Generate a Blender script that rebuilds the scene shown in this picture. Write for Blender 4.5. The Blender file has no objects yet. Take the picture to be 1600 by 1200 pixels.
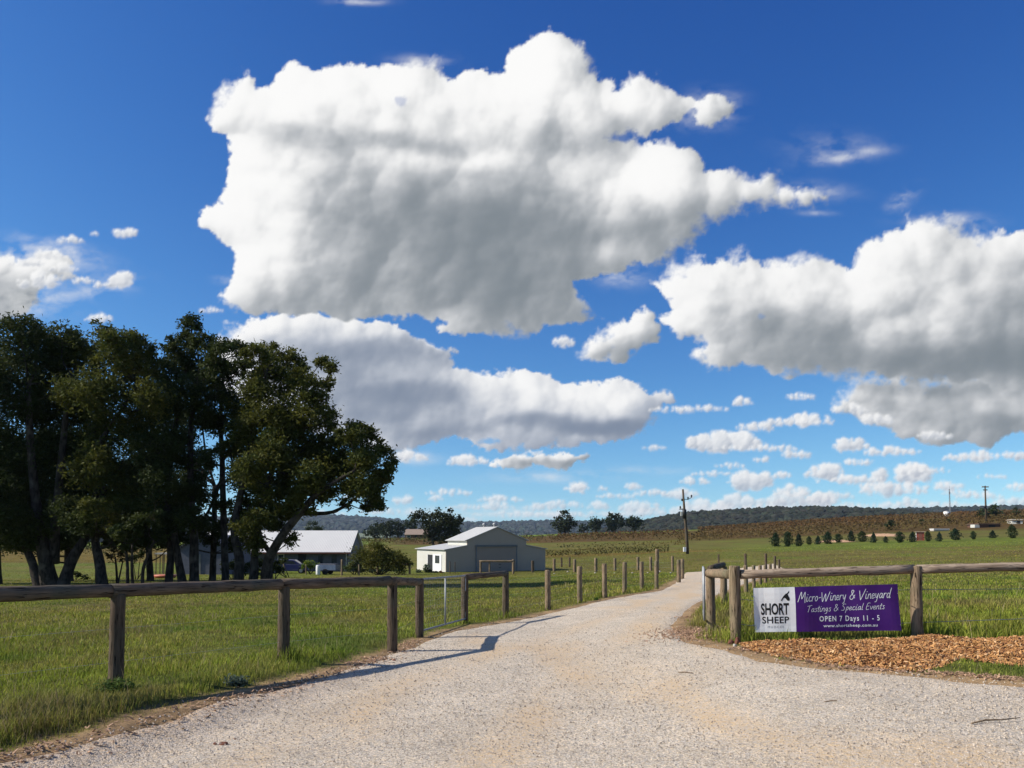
import bpy, math, random
import numpy as np
from math import radians as R, sin, cos, tan, pi
from mathutils import Vector

SC = bpy.context.scene
COL = SC.collection
random.seed(7)
RNG = np.random.default_rng(7)

# ------------------------------------------------------------------ camera
F, CU, HOR, CAMZ = 1300.0, 800.0, 838.0, 1.6
PITCH = R(3.0)
PV = HOR - F * tan(PITCH)                      # row of the principal point in the 1600x1200 photo
cam_d = bpy.data.cameras.new("camera"); cam = bpy.data.objects.new("camera", cam_d); COL.objects.link(cam)
cam.location = (0, 0, CAMZ); cam.rotation_euler = (R(90) + PITCH, 0, 0)
cam_d.sensor_width = 36; cam_d.lens = 36 * F / 1600
cam_d.shift_y = (PV - 600) / 1600
cam_d.clip_start = 0.05; cam_d.clip_end = 60000
SC.camera = cam

# ------------------------------------------------------------------ light
SKYFIT = ((3.3, 2.06), (2.02, 1.62), (1.36, 1.06))
SUN_AZ, SUN_EL = R(-97), R(36.5)                # azimuth measured from +Y towards +X: the sun stands left, a little behind
EXPO = 0.35
ALB = 0.80
SC.view_settings.view_transform = 'Standard'; SC.view_settings.look = 'None'
SC.view_settings.exposure = EXPO; SC.view_settings.gamma = 1.0
w = bpy.data.worlds.new("World"); SC.world = w; w.use_nodes = True
nt = w.node_tree; nt.nodes.clear()
sky = nt.nodes.new("ShaderNodeTexSky"); sky.sky_type = 'NISHITA'; sky.sun_disc = False
sky.sun_elevation = SUN_EL; sky.sun_rotation = SUN_AZ
sky.altitude = 500; sky.air_density = 1.0; sky.dust_density = 0.3; sky.ozone_density = 3.0
SKYS = 0.11
def wn(t, **k):
    n = nt.nodes.new(t)
    for q, v in k.items(): setattr(n, q, v)
    return n
wtc = wn("ShaderNodeTexCoord"); wma = wn("ShaderNodeVectorMath", operation='MULTIPLY_ADD'); wma.inputs[1].default_value = (1, 1, .9); wma.inputs[2].default_value = (0, 0, .075)
nt.links.new(wtc.outputs['Generated'], wma.inputs[0]); nt.links.new(wma.outputs[0], sky.inputs['Vector'])
sep = wn("ShaderNodeSeparateColor"); comb = wn("ShaderNodeCombineColor"); nt.links.new(sky.outputs[0], sep.inputs[0])
for ch, (ga, gg) in enumerate(SKYFIT):                       # a polarised blue: each channel gets its own contrast
    m0 = wn("ShaderNodeMath", operation='MULTIPLY'); m0.inputs[1].default_value = SKYS
    m1 = wn("ShaderNodeMath", operation='POWER'); m1.inputs[1].default_value = gg
    m2 = wn("ShaderNodeMath", operation='MULTIPLY'); m2.inputs[1].default_value = ga / SKYS
    nt.links.new(sep.outputs[ch], m0.inputs[0]); nt.links.new(m0.outputs[0], m1.inputs[0]); nt.links.new(m1.outputs[0], m2.inputs[0]); nt.links.new(m2.outputs[0], comb.inputs[ch])
bg = wn("ShaderNodeBackground"); bg.inputs['Strength'].default_value = SKYS / 2 ** EXPO
ow = wn("ShaderNodeOutputWorld")
nt.links.new(comb.outputs[0], bg.inputs['Color']); nt.links.new(bg.outputs[0], ow.inputs['Surface'])
sl = bpy.data.lights.new("sun", 'SUN'); sl.energy = 5.0; sl.angle = R(0.5); sl.color = (1.0, 0.95, 0.87)
so = bpy.data.objects.new("sun", sl); COL.objects.link(so)
SD = Vector((sin(SUN_AZ) * cos(SUN_EL), cos(SUN_AZ) * cos(SUN_EL), sin(SUN_EL)))
so.rotation_euler = SD.to_track_quat('Z', 'Y').to_euler(); so.location = SD * 60

# ------------------------------------------------------------------ helpers: projection
def ray(u, v):
    xc = (u - CU) / F; yc = (PV - v) / F
    return Vector((xc, cos(PITCH) - yc * sin(PITCH), sin(PITCH) + yc * cos(PITCH)))
def at(u, v, Y):                               # point seen at (u, v) in the photo, Y metres ahead
    d = ray(u, v); t = Y / d.y
    return Vector((d.x * t, Y, CAMZ + d.z * t))
def project(x, y, z):
    zc = y * cos(PITCH) + (z - CAMZ) * sin(PITCH); yc = -y * sin(PITCH) + (z - CAMZ) * cos(PITCH)
    return CU + F * x / zc, PV - F * yc / zc
def sstep(a, b, x):
    t = np.clip((np.asarray(x, float) - a) / (b - a), 0, 1); return t * t * (3 - 2 * t)

# ------------------------------------------------------------------ numpy gradient noise
_perm = np.random.default_rng(3).permutation(256); _perm = np.concatenate([_perm, _perm, _perm])
_ang = np.random.default_rng(4).uniform(0, 2 * pi, 256); _gx, _gy = np.cos(_ang), np.sin(_ang)
def perlin(x, y, seed=0):
    x = np.asarray(x, float) + seed * 17.31; y = np.asarray(y, float) + seed * 9.77
    xi = np.floor(x).astype(int); yi = np.floor(y).astype(int); xf = x - xi; yf = y - yi
    def g(ix, iy, fx, fy):
        h = _perm[(_perm[ix & 255] + iy) & 255]; return _gx[h] * fx + _gy[h] * fy
    u = xf ** 3 * (xf * (xf * 6 - 15) + 10); v = yf ** 3 * (yf * (yf * 6 - 15) + 10)
    a = g(xi, yi, xf, yf); b = g(xi + 1, yi, xf - 1, yf); c = g(xi, yi + 1, xf, yf - 1); d = g(xi + 1, yi + 1, xf - 1, yf - 1)
    return (a + u * (b - a)) * (1 - v) + (c + u * (d - c)) * v
def fbm(x, y, octv=5, seed=0, gain=0.5, billow=False):
    s = 0; a = 1.0; tot = 0
    for k in range(octv):
        n = perlin(x * 2 ** k, y * 2 ** k, seed + k * 3)
        if billow: n = 0.5 - 2 * np.abs(n)
        s = s + a * n; tot += a; a *= gain
    return s / tot * (1.6 if not billow else 1.4)
def poly_sdf(x, y, P):                          # > 0 inside
    P = np.asarray(P, float); n = len(P); d = np.full(np.shape(x), 1e18); ins = np.zeros(np.shape(x), bool)
    for i in range(n):
        ax, ay = P[i]; bx, by = P[(i + 1) % n]; ex, ey = bx - ax, by - ay
        px, py = x - ax, y - ay
        t = np.clip((px * ex + py * ey) / (ex * ex + ey * ey + 1e-12), 0, 1)
        d = np.minimum(d, (px - ex * t) ** 2 + (py - ey * t) ** 2)
        c = ((ay > y) != (by > y)) & (x < ex * (y - ay) / (ey + (1e-12 if ey == 0 else 0)) + ax)
        ins ^= c
    return np.where(ins, 1, -1) * np.sqrt(d)

# ------------------------------------------------------------------ mesh helpers
def tag(o, label=None, cat=None, group=None, kind=None):
    if label: o['label'] = label
    if cat: o['category'] = cat
    if group: o['group'] = group
    if kind: o['kind'] = kind
    return o
def mesh_np(name, V, faces, mat, parent=None, cols=None, smooth=False, fsize=None, uvcol=None):
    """V (n,3); faces (m,k) array or list of arrays sharing vertices"""
    me = bpy.data.meshes.new(name)
    V = np.asarray(V, np.float32)
    if not isinstance(faces, list): faces = [faces]
    faces = [np.asarray(f, np.int32) for f in faces if len(f)]
    me.vertices.add(len(V)); me.vertices.foreach_set("co", V.ravel())
    loops = np.concatenate([f.ravel() for f in faces]); sizes = np.concatenate([np.full(len(f), f.shape[1], np.int32) for f in faces])
    starts = np.concatenate([[0], np.cumsum(sizes)[:-1]]).astype(np.int32)
    me.loops.add(len(loops)); me.loops.foreach_set("vertex_index", loops)
    me.polygons.add(len(sizes)); me.polygons.foreach_set("loop_start", starts)
    me.update(calc_edges=True)
    me.polygons.foreach_set("use_smooth", np.full(len(sizes), smooth))
    if cols is not None:
        if mat is None or mat.name != 'cloud': cols = np.concatenate([cols[:, :3] * ALB, cols[:, 3:]], 1)
        a = me.color_attributes.new("col", 'FLOAT_COLOR', 'POINT')
        c = np.ones((len(V), 4), np.float32); c[:, :cols.shape[1]] = cols
        a.data.foreach_set("color", c.ravel())
    if mat is not None: me.materials.append(mat)
    o = bpy.data.objects.new(name, me); COL.objects.link(o)
    if parent is not None: o.parent = parent
    return o
def empty(name, loc=(0, 0, 0), rz=0.0):
    o = bpy.data.objects.new(name, None); COL.objects.link(o); o.location = loc; o.rotation_euler = (0, 0, rz)
    o.empty_display_size = 0.2
    return o

# ------------------------------------------------------------------ materials
def N(nt, t, **kw):
    n = nt.nodes.new(t)
    for k, v in kw.items():
        if k in n.inputs.keys(): n.inputs[k].default_value = v
        else: setattr(n, k, v)
    return n
def new_mat(name):
    m = bpy.data.materials.new(name); m.use_nodes = True; nt = m.node_tree; nt.nodes.clear()
    out = nt.nodes.new("ShaderNodeOutputMaterial"); return m, nt, out
def mat_noise(name, c1, c2, scale=5, detail=4, rough=0.7, bump=0.0, bscale=None, stretch=(1, 1, 1), spec=0.3, metal=0.0, c3=None, s3=0.6, lo=0.35, hi=0.65):
    c1 = [q * ALB for q in c1]; c2 = [q * ALB for q in c2]; c3 = None if c3 is None else [q * ALB for q in c3]
    m, nt, out = new_mat(name); L = nt.links.new
    tc = N(nt, "ShaderNodeTexCoord"); mp = N(nt, "ShaderNodeMapping"); mp.inputs['Scale'].default_value = stretch
    L(tc.outputs['Object'], mp.inputs[0])
    n1 = N(nt, "ShaderNodeTexNoise", Scale=scale, Detail=detail); L(mp.outputs[0], n1.inputs['Vector'])
    r1 = N(nt, "ShaderNodeMapRange"); r1.inputs[1].default_value = lo; r1.inputs[2].default_value = hi; L(n1.outputs[0], r1.inputs[0])
    mx = N(nt, "ShaderNodeMix", data_type='RGBA'); mx.inputs[6].default_value = (*c1, 1); mx.inputs[7].default_value = (*c2, 1)
    L(r1.outputs[0], mx.inputs[0]); colo = mx.outputs[2]
    if c3 is not None:
        n3 = N(nt, "ShaderNodeTexNoise", Scale=scale * s3, Detail=3); L(tc.outputs['Object'], n3.inputs['Vector'])
        r3 = N(nt, "ShaderNodeMapRange"); r3.inputs[1].default_value = .5; r3.inputs[2].default_value = .7; L(n3.outputs[0], r3.inputs[0])
        m3 = N(nt, "ShaderNodeMix", data_type='RGBA'); m3.inputs[7].default_value = (*c3, 1); L(colo, m3.inputs[6]); L(r3.outputs[0], m3.inputs[0]); colo = m3.outputs[2]
    b = N(nt, "ShaderNodeBsdfPrincipled", Roughness=rough, Metallic=metal); b.inputs['Specular IOR Level'].default_value = spec
    L(colo, b.inputs['Base Color'])
    if bump:
        nb = N(nt, "ShaderNodeTexNoise", Scale=bscale or scale * 3, Detail=5); L(mp.outputs[0], nb.inputs['Vector'])
        bp = N(nt, "ShaderNodeBump", Strength=1.0, Distance=bump); L(nb.outputs[0], bp.inputs['Height']); L(bp.outputs[0], b.inputs['Normal'])
    L(b.outputs[0], out.inputs[0]); return m
def mat_attr(name, rough=0.8, transl=0.0, var=0.25, scale=3.0, spec=0.2):
    m, nt, out = new_mat(name); L = nt.links.new
    a = N(nt, "ShaderNodeAttribute", attribute_name="col")
    b = N(nt, "ShaderNodeBsdfPrincipled", Roughness=rough); b.inputs['Specular IOR Level'].default_value = spec
    L(a.outputs['Color'], b.inputs['Base Color'])
    if transl:
        t = N(nt, "ShaderNodeBsdfTranslucent"); L(a.outputs['Color'], t.inputs[0])
        mx = N(nt, "ShaderNodeMixShader"); mx.inputs[0].default_value = transl
        L(b.outputs[0], mx.inputs[1]); L(t.outputs[0], mx.inputs[2]); L(mx.outputs[0], out.inputs[0])
    else: L(b.outputs[0], out.inputs[0])
    return m

# ------------------------------------------------------------------ terrain
_cu = np.array([-500, 0, 300, 600, 750, 900, 1070, 1300, 1600, 2100.])
_rr = np.array([60, 100, 130, 177, 250, 400, 520., 800, 1500, 12000])
_vv = {60: [916, 916, 916, 916, 916, 916, 912, 893, 885, 880],
       100: [892, 892, 892, 892, 892, 892, 888, 878, 868, 866],
       130: [879, 879, 879, 879, 879, 877, 866, 864, 855, 850],
       177: [868, 868, 867, 866, 866, 861, 857, 852, 842, 838],
       250: [858, 858, 856, 852, 852, 848, 846, 836, 826, 820],
       400: [850, 850, 848, 843, 841, 835, 830, 815, 803, 795],
       520: [848, 848, 846, 841, 839, 832, 829, 811, 797, 790]}
_az_c = np.arctan((_cu - CU) / F)
_Z = np.zeros((len(_rr), len(_cu)))
for j, r in enumerate(_rr):
    if r in _vv: _Z[j] = CAMZ - (np.array(_vv[r]) - HOR) * r * np.cos(_az_c) / F
    else: _Z[j] = -7.0 if r == 800 else -9.0
_az_f = np.linspace(-0.9, 0.9, 181); _lr_f = np.linspace(math.log(60), math.log(12000), 220)
_T1 = np.array([np.interp(_az_f, _az_c, _Z[j]) for j in range(len(_rr))])
_T = np.array([np.interp(_lr_f, np.log(_rr), _T1[:, k]) for k in range(len(_az_f))]).T
for _ in range(10):
    p = np.pad(_T, ((1, 1), (0, 0)), 'edge'); _T = (p[:-2] + 2 * p[1:-1] + p[2:]) / 4
for _ in range(30):
    p = np.pad(_T, ((0, 0), (1, 1)), 'edge'); _T = (p[:, :-2] + 2 * p[:, 1:-1] + p[:, 2:]) / 4
def terrain(x, y):
    x = np.asarray(x, float); y = np.asarray(y, float)
    r = np.hypot(x, y) + 1e-6; az = np.clip(np.arctan2(x, np.maximum(y, 1e-3)), -0.9, 0.9)
    near = -0.026 * np.clip(y, -30, 90) + 0.2 * sstep(0.5, 4, x) * sstep(4, 13, y) + 0.018 * np.clip(x - 3.7, 0, 40) * sstep(4, 20, y) + 0.022 * np.clip(x - 3.7, 0, 4) * sstep(6, 12, y) * (1 - sstep(16, 30, y))
    fi = (az + 0.9) / 1.8 * 180; fj = (np.log(np.maximum(r, 60)) - math.log(60)) / (math.log(12000) - math.log(60)) * 219
    fj = np.clip(fj, 0, 218.999); fi = np.clip(fi, 0, 179.999)
    i = fi.astype(int); j = fj.astype(int); a = fi - i; b = fj - j
    tb = (_T[j, i] * (1 - a) + _T[j, i + 1] * a) * (1 - b) + (_T[j + 1, i] * (1 - a) + _T[j + 1, i + 1] * a) * b
    s = sstep(62, 100, r) * (np.asarray(y) > -1e9)
    return near * (1 - s) + tb * s
def H(x, y): return float(terrain(x, y))
def ground_at(u, v, tmax=700):
    d = ray(u, v); t = 2.0; st = 1.01
    while t < tmax:
        p = Vector((0, 0, CAMZ)) + d * t
        if p.z < H(p.x, p.y):
            lo, hi = t / st, t
            for _ in range(20):
                m = (lo + hi) / 2; q = Vector((0, 0, CAMZ)) + d * m
                if q.z < H(q.x, q.y): hi = m
                else: lo = m
            q = Vector((0, 0, CAMZ)) + d * hi; return Vector((q.x, q.y, H(q.x, q.y)))
        t *= st
    return None

ROAD = [(-4.2, -6), (-4.4, 3.5)] + [tuple(ground_at(u, v)[:2]) for u, v in
        [(-110, 1212), (40, 1172), (165, 1139), (285, 1105), (365, 1083), (445, 1066), (530, 1044), (582, 1025), (625, 1013), (662, 997), (700, 985), (760, 975), (800, 969), (855, 957), (905, 946), (960, 933), (1025, 923), (1045, 914), (1060, 905), (1069, 894.5)]] \
       + [(31, 98), (24, 72), (15.0, 50), (9.6, 36), (5.6, 25), (3.5, 17.6)] + [tuple(ground_at(u, v)[:2]) for u, v in
        [(1068, 985), (1085, 1000), (1150, 1014), (1200, 1030), (1300, 1042), (1400, 1050), (1500, 1059), (1620, 1068), (1900, 1085)]] + [(14, 6), (14, -6)]
ROAD = np.array(ROAD)
def bank(x, y, d):                              # the paddock stands a little above the drive on the left
    return .05 * sstep(.28, .52, -d) * (np.asarray(x) < 1) * (1 - sstep(14, 22, y))
def road_d(x, y): return poly_sdf(np.asarray(x, float), np.asarray(y, float), ROAD)
_flat = terrain
def terrain(x, y):                              # the near left of the drive is worn below the level of the paddock
    x = np.asarray(x, float); y = np.asarray(y, float); z = _flat(x, y); m = (y < 15) & (y > -4) & (x < 4)
    if np.any(m):
        d = np.zeros(z.shape); d[m] = road_d(x[m], y[m]) if z.ndim else road_d(x, y)
        z = z - .14 * sstep(-.05, .8, d) * (1 - sstep(9.0, 15, y)) * (1 - sstep(0, 4, x)) * m
    return z
# ------------------------------------------------------------------ sky: clouds on a far shell
def build_sky():
    azd = np.arange(-47, 47.01, 0.075); eld = -0.4 + np.cumsum(np.linspace(.056, .104, 518))
    A, E = np.meshgrid(np.radians(azd), np.radians(eld)); na, ne = len(azd), len(eld)
    dx, dy, dz = np.sin(A) * np.cos(E), np.cos(A) * np.cos(E), np.sin(E)
    zc = dy * cos(PITCH) + dz * sin(PITCH); yc = -dy * sin(PITCH) + dz * cos(PITCH)
    zc = np.maximum(zc, 0.05)
    U = CU + F * dx / zc; V = PV - F * yc / zc
    bil = fbm(U / 75, V / 65, 5, 21, 0.6, True); fin = fbm(U / 34, V / 30, 5, 31, 0.62); wsp = fbm(U / 60 + 0.3 * bil, V / 30, 5, 41, 0.6)
    rough_ = fbm(U / 140, V / 110, 3, 77) + 0.30 * np.clip((U - 900) / 500, -1, 1) * (V < 500)
    wu = U + 14 * fbm(U / 90, V / 90, 3, 11) + 9 * fbm(U / 44, V / 40, 3, 17) + 6.5 * fbm(U / 22, V / 22, 4, 13, .6); wv = V + 12 * fbm(U / 90, V / 90, 3, 12) + 8 * fbm(U / 44, V / 40, 3, 18) + 6.0 * fbm(U / 22, V / 22, 4, 14, .6)
    w2u = U + 3.2 * fbm(U / 12, V / 12, 3, 15, .6); w2v = V + 2.6 * fbm(U / 12, V / 12, 3, 16, .6)
    gU, gV = np.gradient(U, axis=1), np.gradient(V, axis=0)
    mot = fbm(U / 170, V / 85, 5, 75, 0.5); mot2 = fbm(U / 60, V / 34, 4, 76, .5)
    xu = U + 50 * fbm(U / 190, V / 190, 5, 71); xv = V + 36 * fbm(U / 190, V / 190, 5, 72)
    rp = np.random.default_rng(99)
    def window(u, v, r):
        d = ray(u, v).normalized(); a0 = math.degrees(math.atan2(d.x, d.y)); e0 = math.degrees(math.asin(d.z)); k = math.degrees((r + 26) / F) * 1.15
        i0, i1 = np.searchsorted(azd, [a0 - k / max(.6, cos(R(e0))), a0 + k / max(.6, cos(R(e0)))]); j0, j1 = np.searchsorted(eld, [e0 - k, e0 + k])
        return slice(j0, j1), slice(i0, i1)
    def puffs(lst, WU, WV):
        """front surface and coverage of a heap of round billows (u, v, r, depth)"""
        h = np.full(U.shape, -1e3); cov = np.full(U.shape, -60.0)
        for (u, v, r, z) in lst:
            w_ = window(u, v, r); dd = np.hypot(WU[w_] - u, (WV[w_] - v) * 1.08)
            if dd.size == 0: continue
            cov[w_] = np.maximum(cov[w_], r - dd); hh = z + np.sqrt(np.maximum(r * r - dd * dd, 0)) + np.minimum(0, r - dd) * 2.0
            a_ = h[w_]; k = 2.0 + r * .05; m = np.maximum(a_, hh); h[w_] = m + np.log1p(np.exp(-np.abs(a_ - hh) / k)) * k * .5
        return h, cov
    LS = np.array([-0.74, -0.50, 0.45]); LS /= np.linalg.norm(LS)
    def lit(h):
        hx = np.gradient(h, axis=1) / gU; hy = np.gradient(h, axis=0) / gV; hx = np.clip(hx, -4, 4); hy = np.clip(hy, -4, 4)
        n = 1 / np.sqrt(hx * hx + hy * hy + 1); return (-hx * LS[0] - hy * LS[1] + LS[2]) * n
    C1 = [(320,185),(330,155),(360,128),(385,112),(400,120),(398,137),(422,138),(434,108),(450,95),(490,105),(520,103),(560,92),(600,97),(630,100),(650,92),(695,100),(700,122),(740,106),(758,106),(768,118),(785,112),(800,85),(830,58),(855,48),(880,55),(905,70),(915,95),(920,115),(935,128),(950,122),(965,138),(985,120),(1010,108),(1025,120),(1040,140),(1070,148),(1088,160),(1105,148),(1125,150),(1145,155),(1138,178),(1110,192),(1088,192),(1078,172),(1060,184),(1030,205),(985,214),(1010,222),(1050,226),(1090,234),(1100,250),(1105,268),(1130,270),(1165,275),(1190,268),(1200,262),(1212,270),(1210,292),(1235,290),(1270,295),(1300,300),(1295,312),(1250,317),(1215,315),(1180,322),(1150,330),(1110,345),(1085,375),(1060,390),(1040,412),(1010,412),(980,422),(930,432),(893,442),(905,460),(918,480),(915,508),(880,514),(850,517),(820,522),(780,523),(740,526),(700,523),(683,517),(692,503),(670,498),(600,494),(540,498),(480,493),(430,490),(380,490),(345,482),(338,460),(355,445),(360,420),(365,400),(355,380),(330,365),(308,355),(320,330),(345,300),(355,270),(355,235),(350,215),(325,205)]
    C2 = [(1015,440),(1050,420),(1080,405),(1120,400),(1160,395),(1200,415),(1250,404),(1300,402),(1335,410),(1345,385),(1390,362),(1430,345),(1480,338),(1510,345),(1508,362),(1540,372),(1600,358),(1750,345),(1900,360),(1950,480),(1900,600),(1600,610),(1480,600),(1330,595),(1260,586),(1200,585),(1160,570),(1120,575),(1085,560),(1100,540),(1060,520),(1030,500),(1050,480),(1030,460)]
    C2b = [(1310,615),(1330,595),(1450,590),(1600,595),(1900,590),(1900,690),(1620,690),(1590,680),(1545,700),(1500,693),(1470,702),(1440,690),(1400,680),(1375,665),(1350,660),(1330,648),(1300,640)]
    C3 = [(360,515),(385,498),(420,488),(480,490),(520,495),(560,498),(600,505),(640,518),(680,535),(700,540),(722,540),(703,560),(705,577),(740,580),(770,577),(830,582),(870,590),(920,598),(960,597),(1010,605),(1052,615),(1050,632),(1020,648),(1025,668),(990,682),(940,692),(880,697),(820,702),(760,706),(740,700),(730,688),(700,690),(660,700),(640,705),(600,705),(520,690),(400,650),(340,600),(340,540)]
    C4 = [(760,716),(800,706),(860,703),(920,710),(922,724),(870,734),(780,736),(755,728)]
    C5 = [(912,540),(930,515),(960,503),(1000,480),(1015,488),(1030,508),(1032,530),(1000,550),(970,568),(940,566),(918,560)]
    C7 = [(-90,395),(10,398),(40,410),(70,395),(95,385),(110,395),(122,410),(100,420),(130,432),(110,446),(88,438),(72,450),(62,478),(40,490),(0,500),(-90,510)]
    # (polygon, edge noise px, softness px, body scale px, base brightness, tint)
    fr2 = fbm(U / 46, V / 40, 6, 81, .58); fr3 = fbm(U / 15, V / 13, 4, 83, .6)
    def blur(X, n, it=3):
        for _ in range(it):
            for ax in (0, 1):
                c = np.cumsum(np.pad(X, [(n + 1, n) if q == ax else (0, 0) for q in (0, 1)], 'edge'), axis=ax); m_ = 2 * n + 1
                X = (np.take(c, range(m_, c.shape[ax]), ax) - np.take(c, range(0, c.shape[ax] - m_), ax)) / m_
        return X
    # (polygon, puff size range px, body depth px, edge softness, base tone)
    specs = [(C2b, (7, 26), 26, 3.0, 0.72), (C3, (6, 34), 40, 2.2, 0.84), (C2, (7, 48), 60, 2.8, 0.86), (C1, (7, 55), 75, 2.6, 0.90), (C4, (4, 12), 14, 2.2, 0.86), (C5, (5, 20), 24, 2.6, 0.90), (C7, (5, 22), 26, 3.5, 0.95)]
    dark = {3: [(700,330,235,60,.20),(740,400,190,80,.36),(835,445,85,55,.26),(590,470,190,26,.22),(590,222,150,20,.22),(450,215,60,18,.16),(900,210,80,22,.15),(980,350,110,22,.18),(860,500,60,18,.10),(860,100,60,60,-.12),(1000,270,70,26,-.14),(700,245,120,14,-.16),(400,400,60,80,-.10),(980,400,90,14,-.08),(1030,290,110,46,-.17),(960,400,70,26,-.12),(850,120,80,60,-.10),(970,160,80,34,-.14),(520,130,160,40,-.08),(440,300,60,90,-.08)],
            2: [(1480,575,290,34,.62),(1640,500,120,50,.30),(1245,520,78,26,.34),(1330,470,130,26,.10),(1560,420,120,26,.08),(1500,490,60,30,-.12),(1290,460,70,20,-.12)],
            0: [(1480,612,210,14,.42),(1600,662,120,12,.22),(1420,640,120,10,.12)],
            1: [(570,545,150,34,.34),(640,606,80,16,.34),(700,555,44,16,.16),(990,662,90,15,.42),(880,664,130,10,.28),(700,680,80,12,.26),(560,640,120,30,.25),(620,520,110,10,-.12)],
            4: [(840,728,80,6,.25)], 5: [(985,548,40,12,.25)], 6: [(0,455,50,28,.3)]}
    bright = np.array([1.0, 0.995, 0.985]); grey = np.array([0.20, 0.235, 0.265]); mid = np.array([0.50, 0.52, 0.545])
    A_tot = np.zeros_like(U); C_tot = np.zeros(U.shape + (3,))
    def add(alpha, shade, bluish=0.0):
        nonlocal A_tot, C_tot
        s = np.where(shade < .3, .3 * np.exp(np.minimum(shade - .3, 0) / .3), shade); s = np.where(s > .88, .88 + .12 * (1 - np.exp(-np.maximum(s - .88, 0) / .12)), s)[..., None]
        g = grey * (1 - bluish) + np.array([0.22, 0.28, 0.42]) * bluish; md = mid * (1 - bluish) + np.array([.50, .55, .66]) * bluish
        c = np.where(s > .5, md + (bright - md) * (s - .5) * 2, g + (md - g) * s * 2)
        C_tot = C_tot * (1 - alpha[..., None]) + c * alpha[..., None]; A_tot = A_tot + alpha * (1 - A_tot)
    for k, (P, (rmin, rmax), body, soft, base) in enumerate(specs):
        Pn = np.array(P, float); lo_, hi_ = Pn.min(0), Pn.max(0); n = int(np.prod(hi_ - lo_) / 130)
        pu = rp.uniform(lo_[0], hi_[0], n * 3); pv = rp.uniform(lo_[1], hi_[1], n * 3); ps = poly_sdf(pu, pv, P); k_ = ps > rmin * .55; pu, pv, ps = pu[k_], pv[k_], ps[k_]
        q = rp.random(len(pu)); pr = np.clip(ps * (.75 + .5 * rp.random(len(pu))), rmin, rmin + (rmax - rmin) * q ** 1.3)
        edge = np.exp(-ps / 26); keep = rp.random(len(pu)) < np.clip(edge + 25 / (pr * pr) * 5, .05, 1); pu, pv, ps, pr = pu[keep], pv[keep], ps[keep], pr[keep]
        zb_ = body * (1 - np.exp(-ps / body)) ; z_ = zb_ * 1.0 - pr * .55 + rp.normal(0, 2.5, len(pu))
        h, cov = puffs(list(zip(pu, pv, pr, z_)), wu * .75 + w2u * .25, wv * .75 + w2v * .25)
        sd = poly_sdf(wu, wv, P); cov = .42 * np.maximum(cov, sd - 9) + .58 * np.clip(sd - 1, -60, 40)
        hole = np.zeros_like(U)
        for (hk, hu, hv, ha, hb, hs) in ((3, 626, 158, 12, 9, .35), (3, 975, 213, 34, 9, .8), (2, 1190, 494, 8, 6, .35), (2, 1330, 640, 30, 8, .6), (1, 760, 690, 26, 6, .8)):
            if hk == k: hole = np.maximum(hole, hs * sstep(1.1, .3, np.hypot((U - hu) / ha, (V - hv) / hb) + .9 * fin + .5 * fr3))
        sf = soft * (0.95 + 3.6 * sstep(-.05, .5, rough_)); cov = cov + (9 + 11 * sstep(-.1, .5, rough_)) * fin + 5.5 * fr3 * (.8 + 1.1 * sstep(-.1, .4, rough_))
        alpha = sstep(-sf, sf * 1.5, cov) * (1 - hole)
        thick = 1 - np.exp(-np.maximum(sd, 0) / (body * .5)); thL = 1 - np.exp(-np.maximum(sd, 0) / (body * 1.5))
        sS = poly_sdf(U + LS[0] * 60, V + LS[1] * 60, P); sh_ = 1 - np.exp(-np.maximum(sS, 0) / 70)
        h0 = np.maximum(h, -30) + 9 * fr2 * (.4 + .6 * thick) + 1.6 * fr3; N_ = .22 * lit(blur(h0, 1, 1)) + .30 * lit(blur(h0, 3, 2)) + .48 * lit(blur(h0, 9, 2) * 1.35); vis = 1 - .42 * thL                                 # billows read clearly at the rim, softly inside
        dk = np.zeros_like(U)
        for (a, b, ru, rv, st) in dark.get(k, []):
            qd = ((xu - a) / ru) ** 2 + ((xv - b) / rv) ** 2; dk = dk + st * np.exp(-qd ** 1.15 * 0.75)
        dk = dk * ((2.1 if k == 1 else 1.5) + .8 * mot) * thick ** .7
        sh = base + .08 + .74 * vis * (N_ - .58) - .15 * thL + .07 * fr2 * thick - .13 * sh_ * thick - dk + (.22 * mot + .16 * mot2) * thick
        add(alpha, sh, 0.55 if k == 1 else 0.0)
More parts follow.
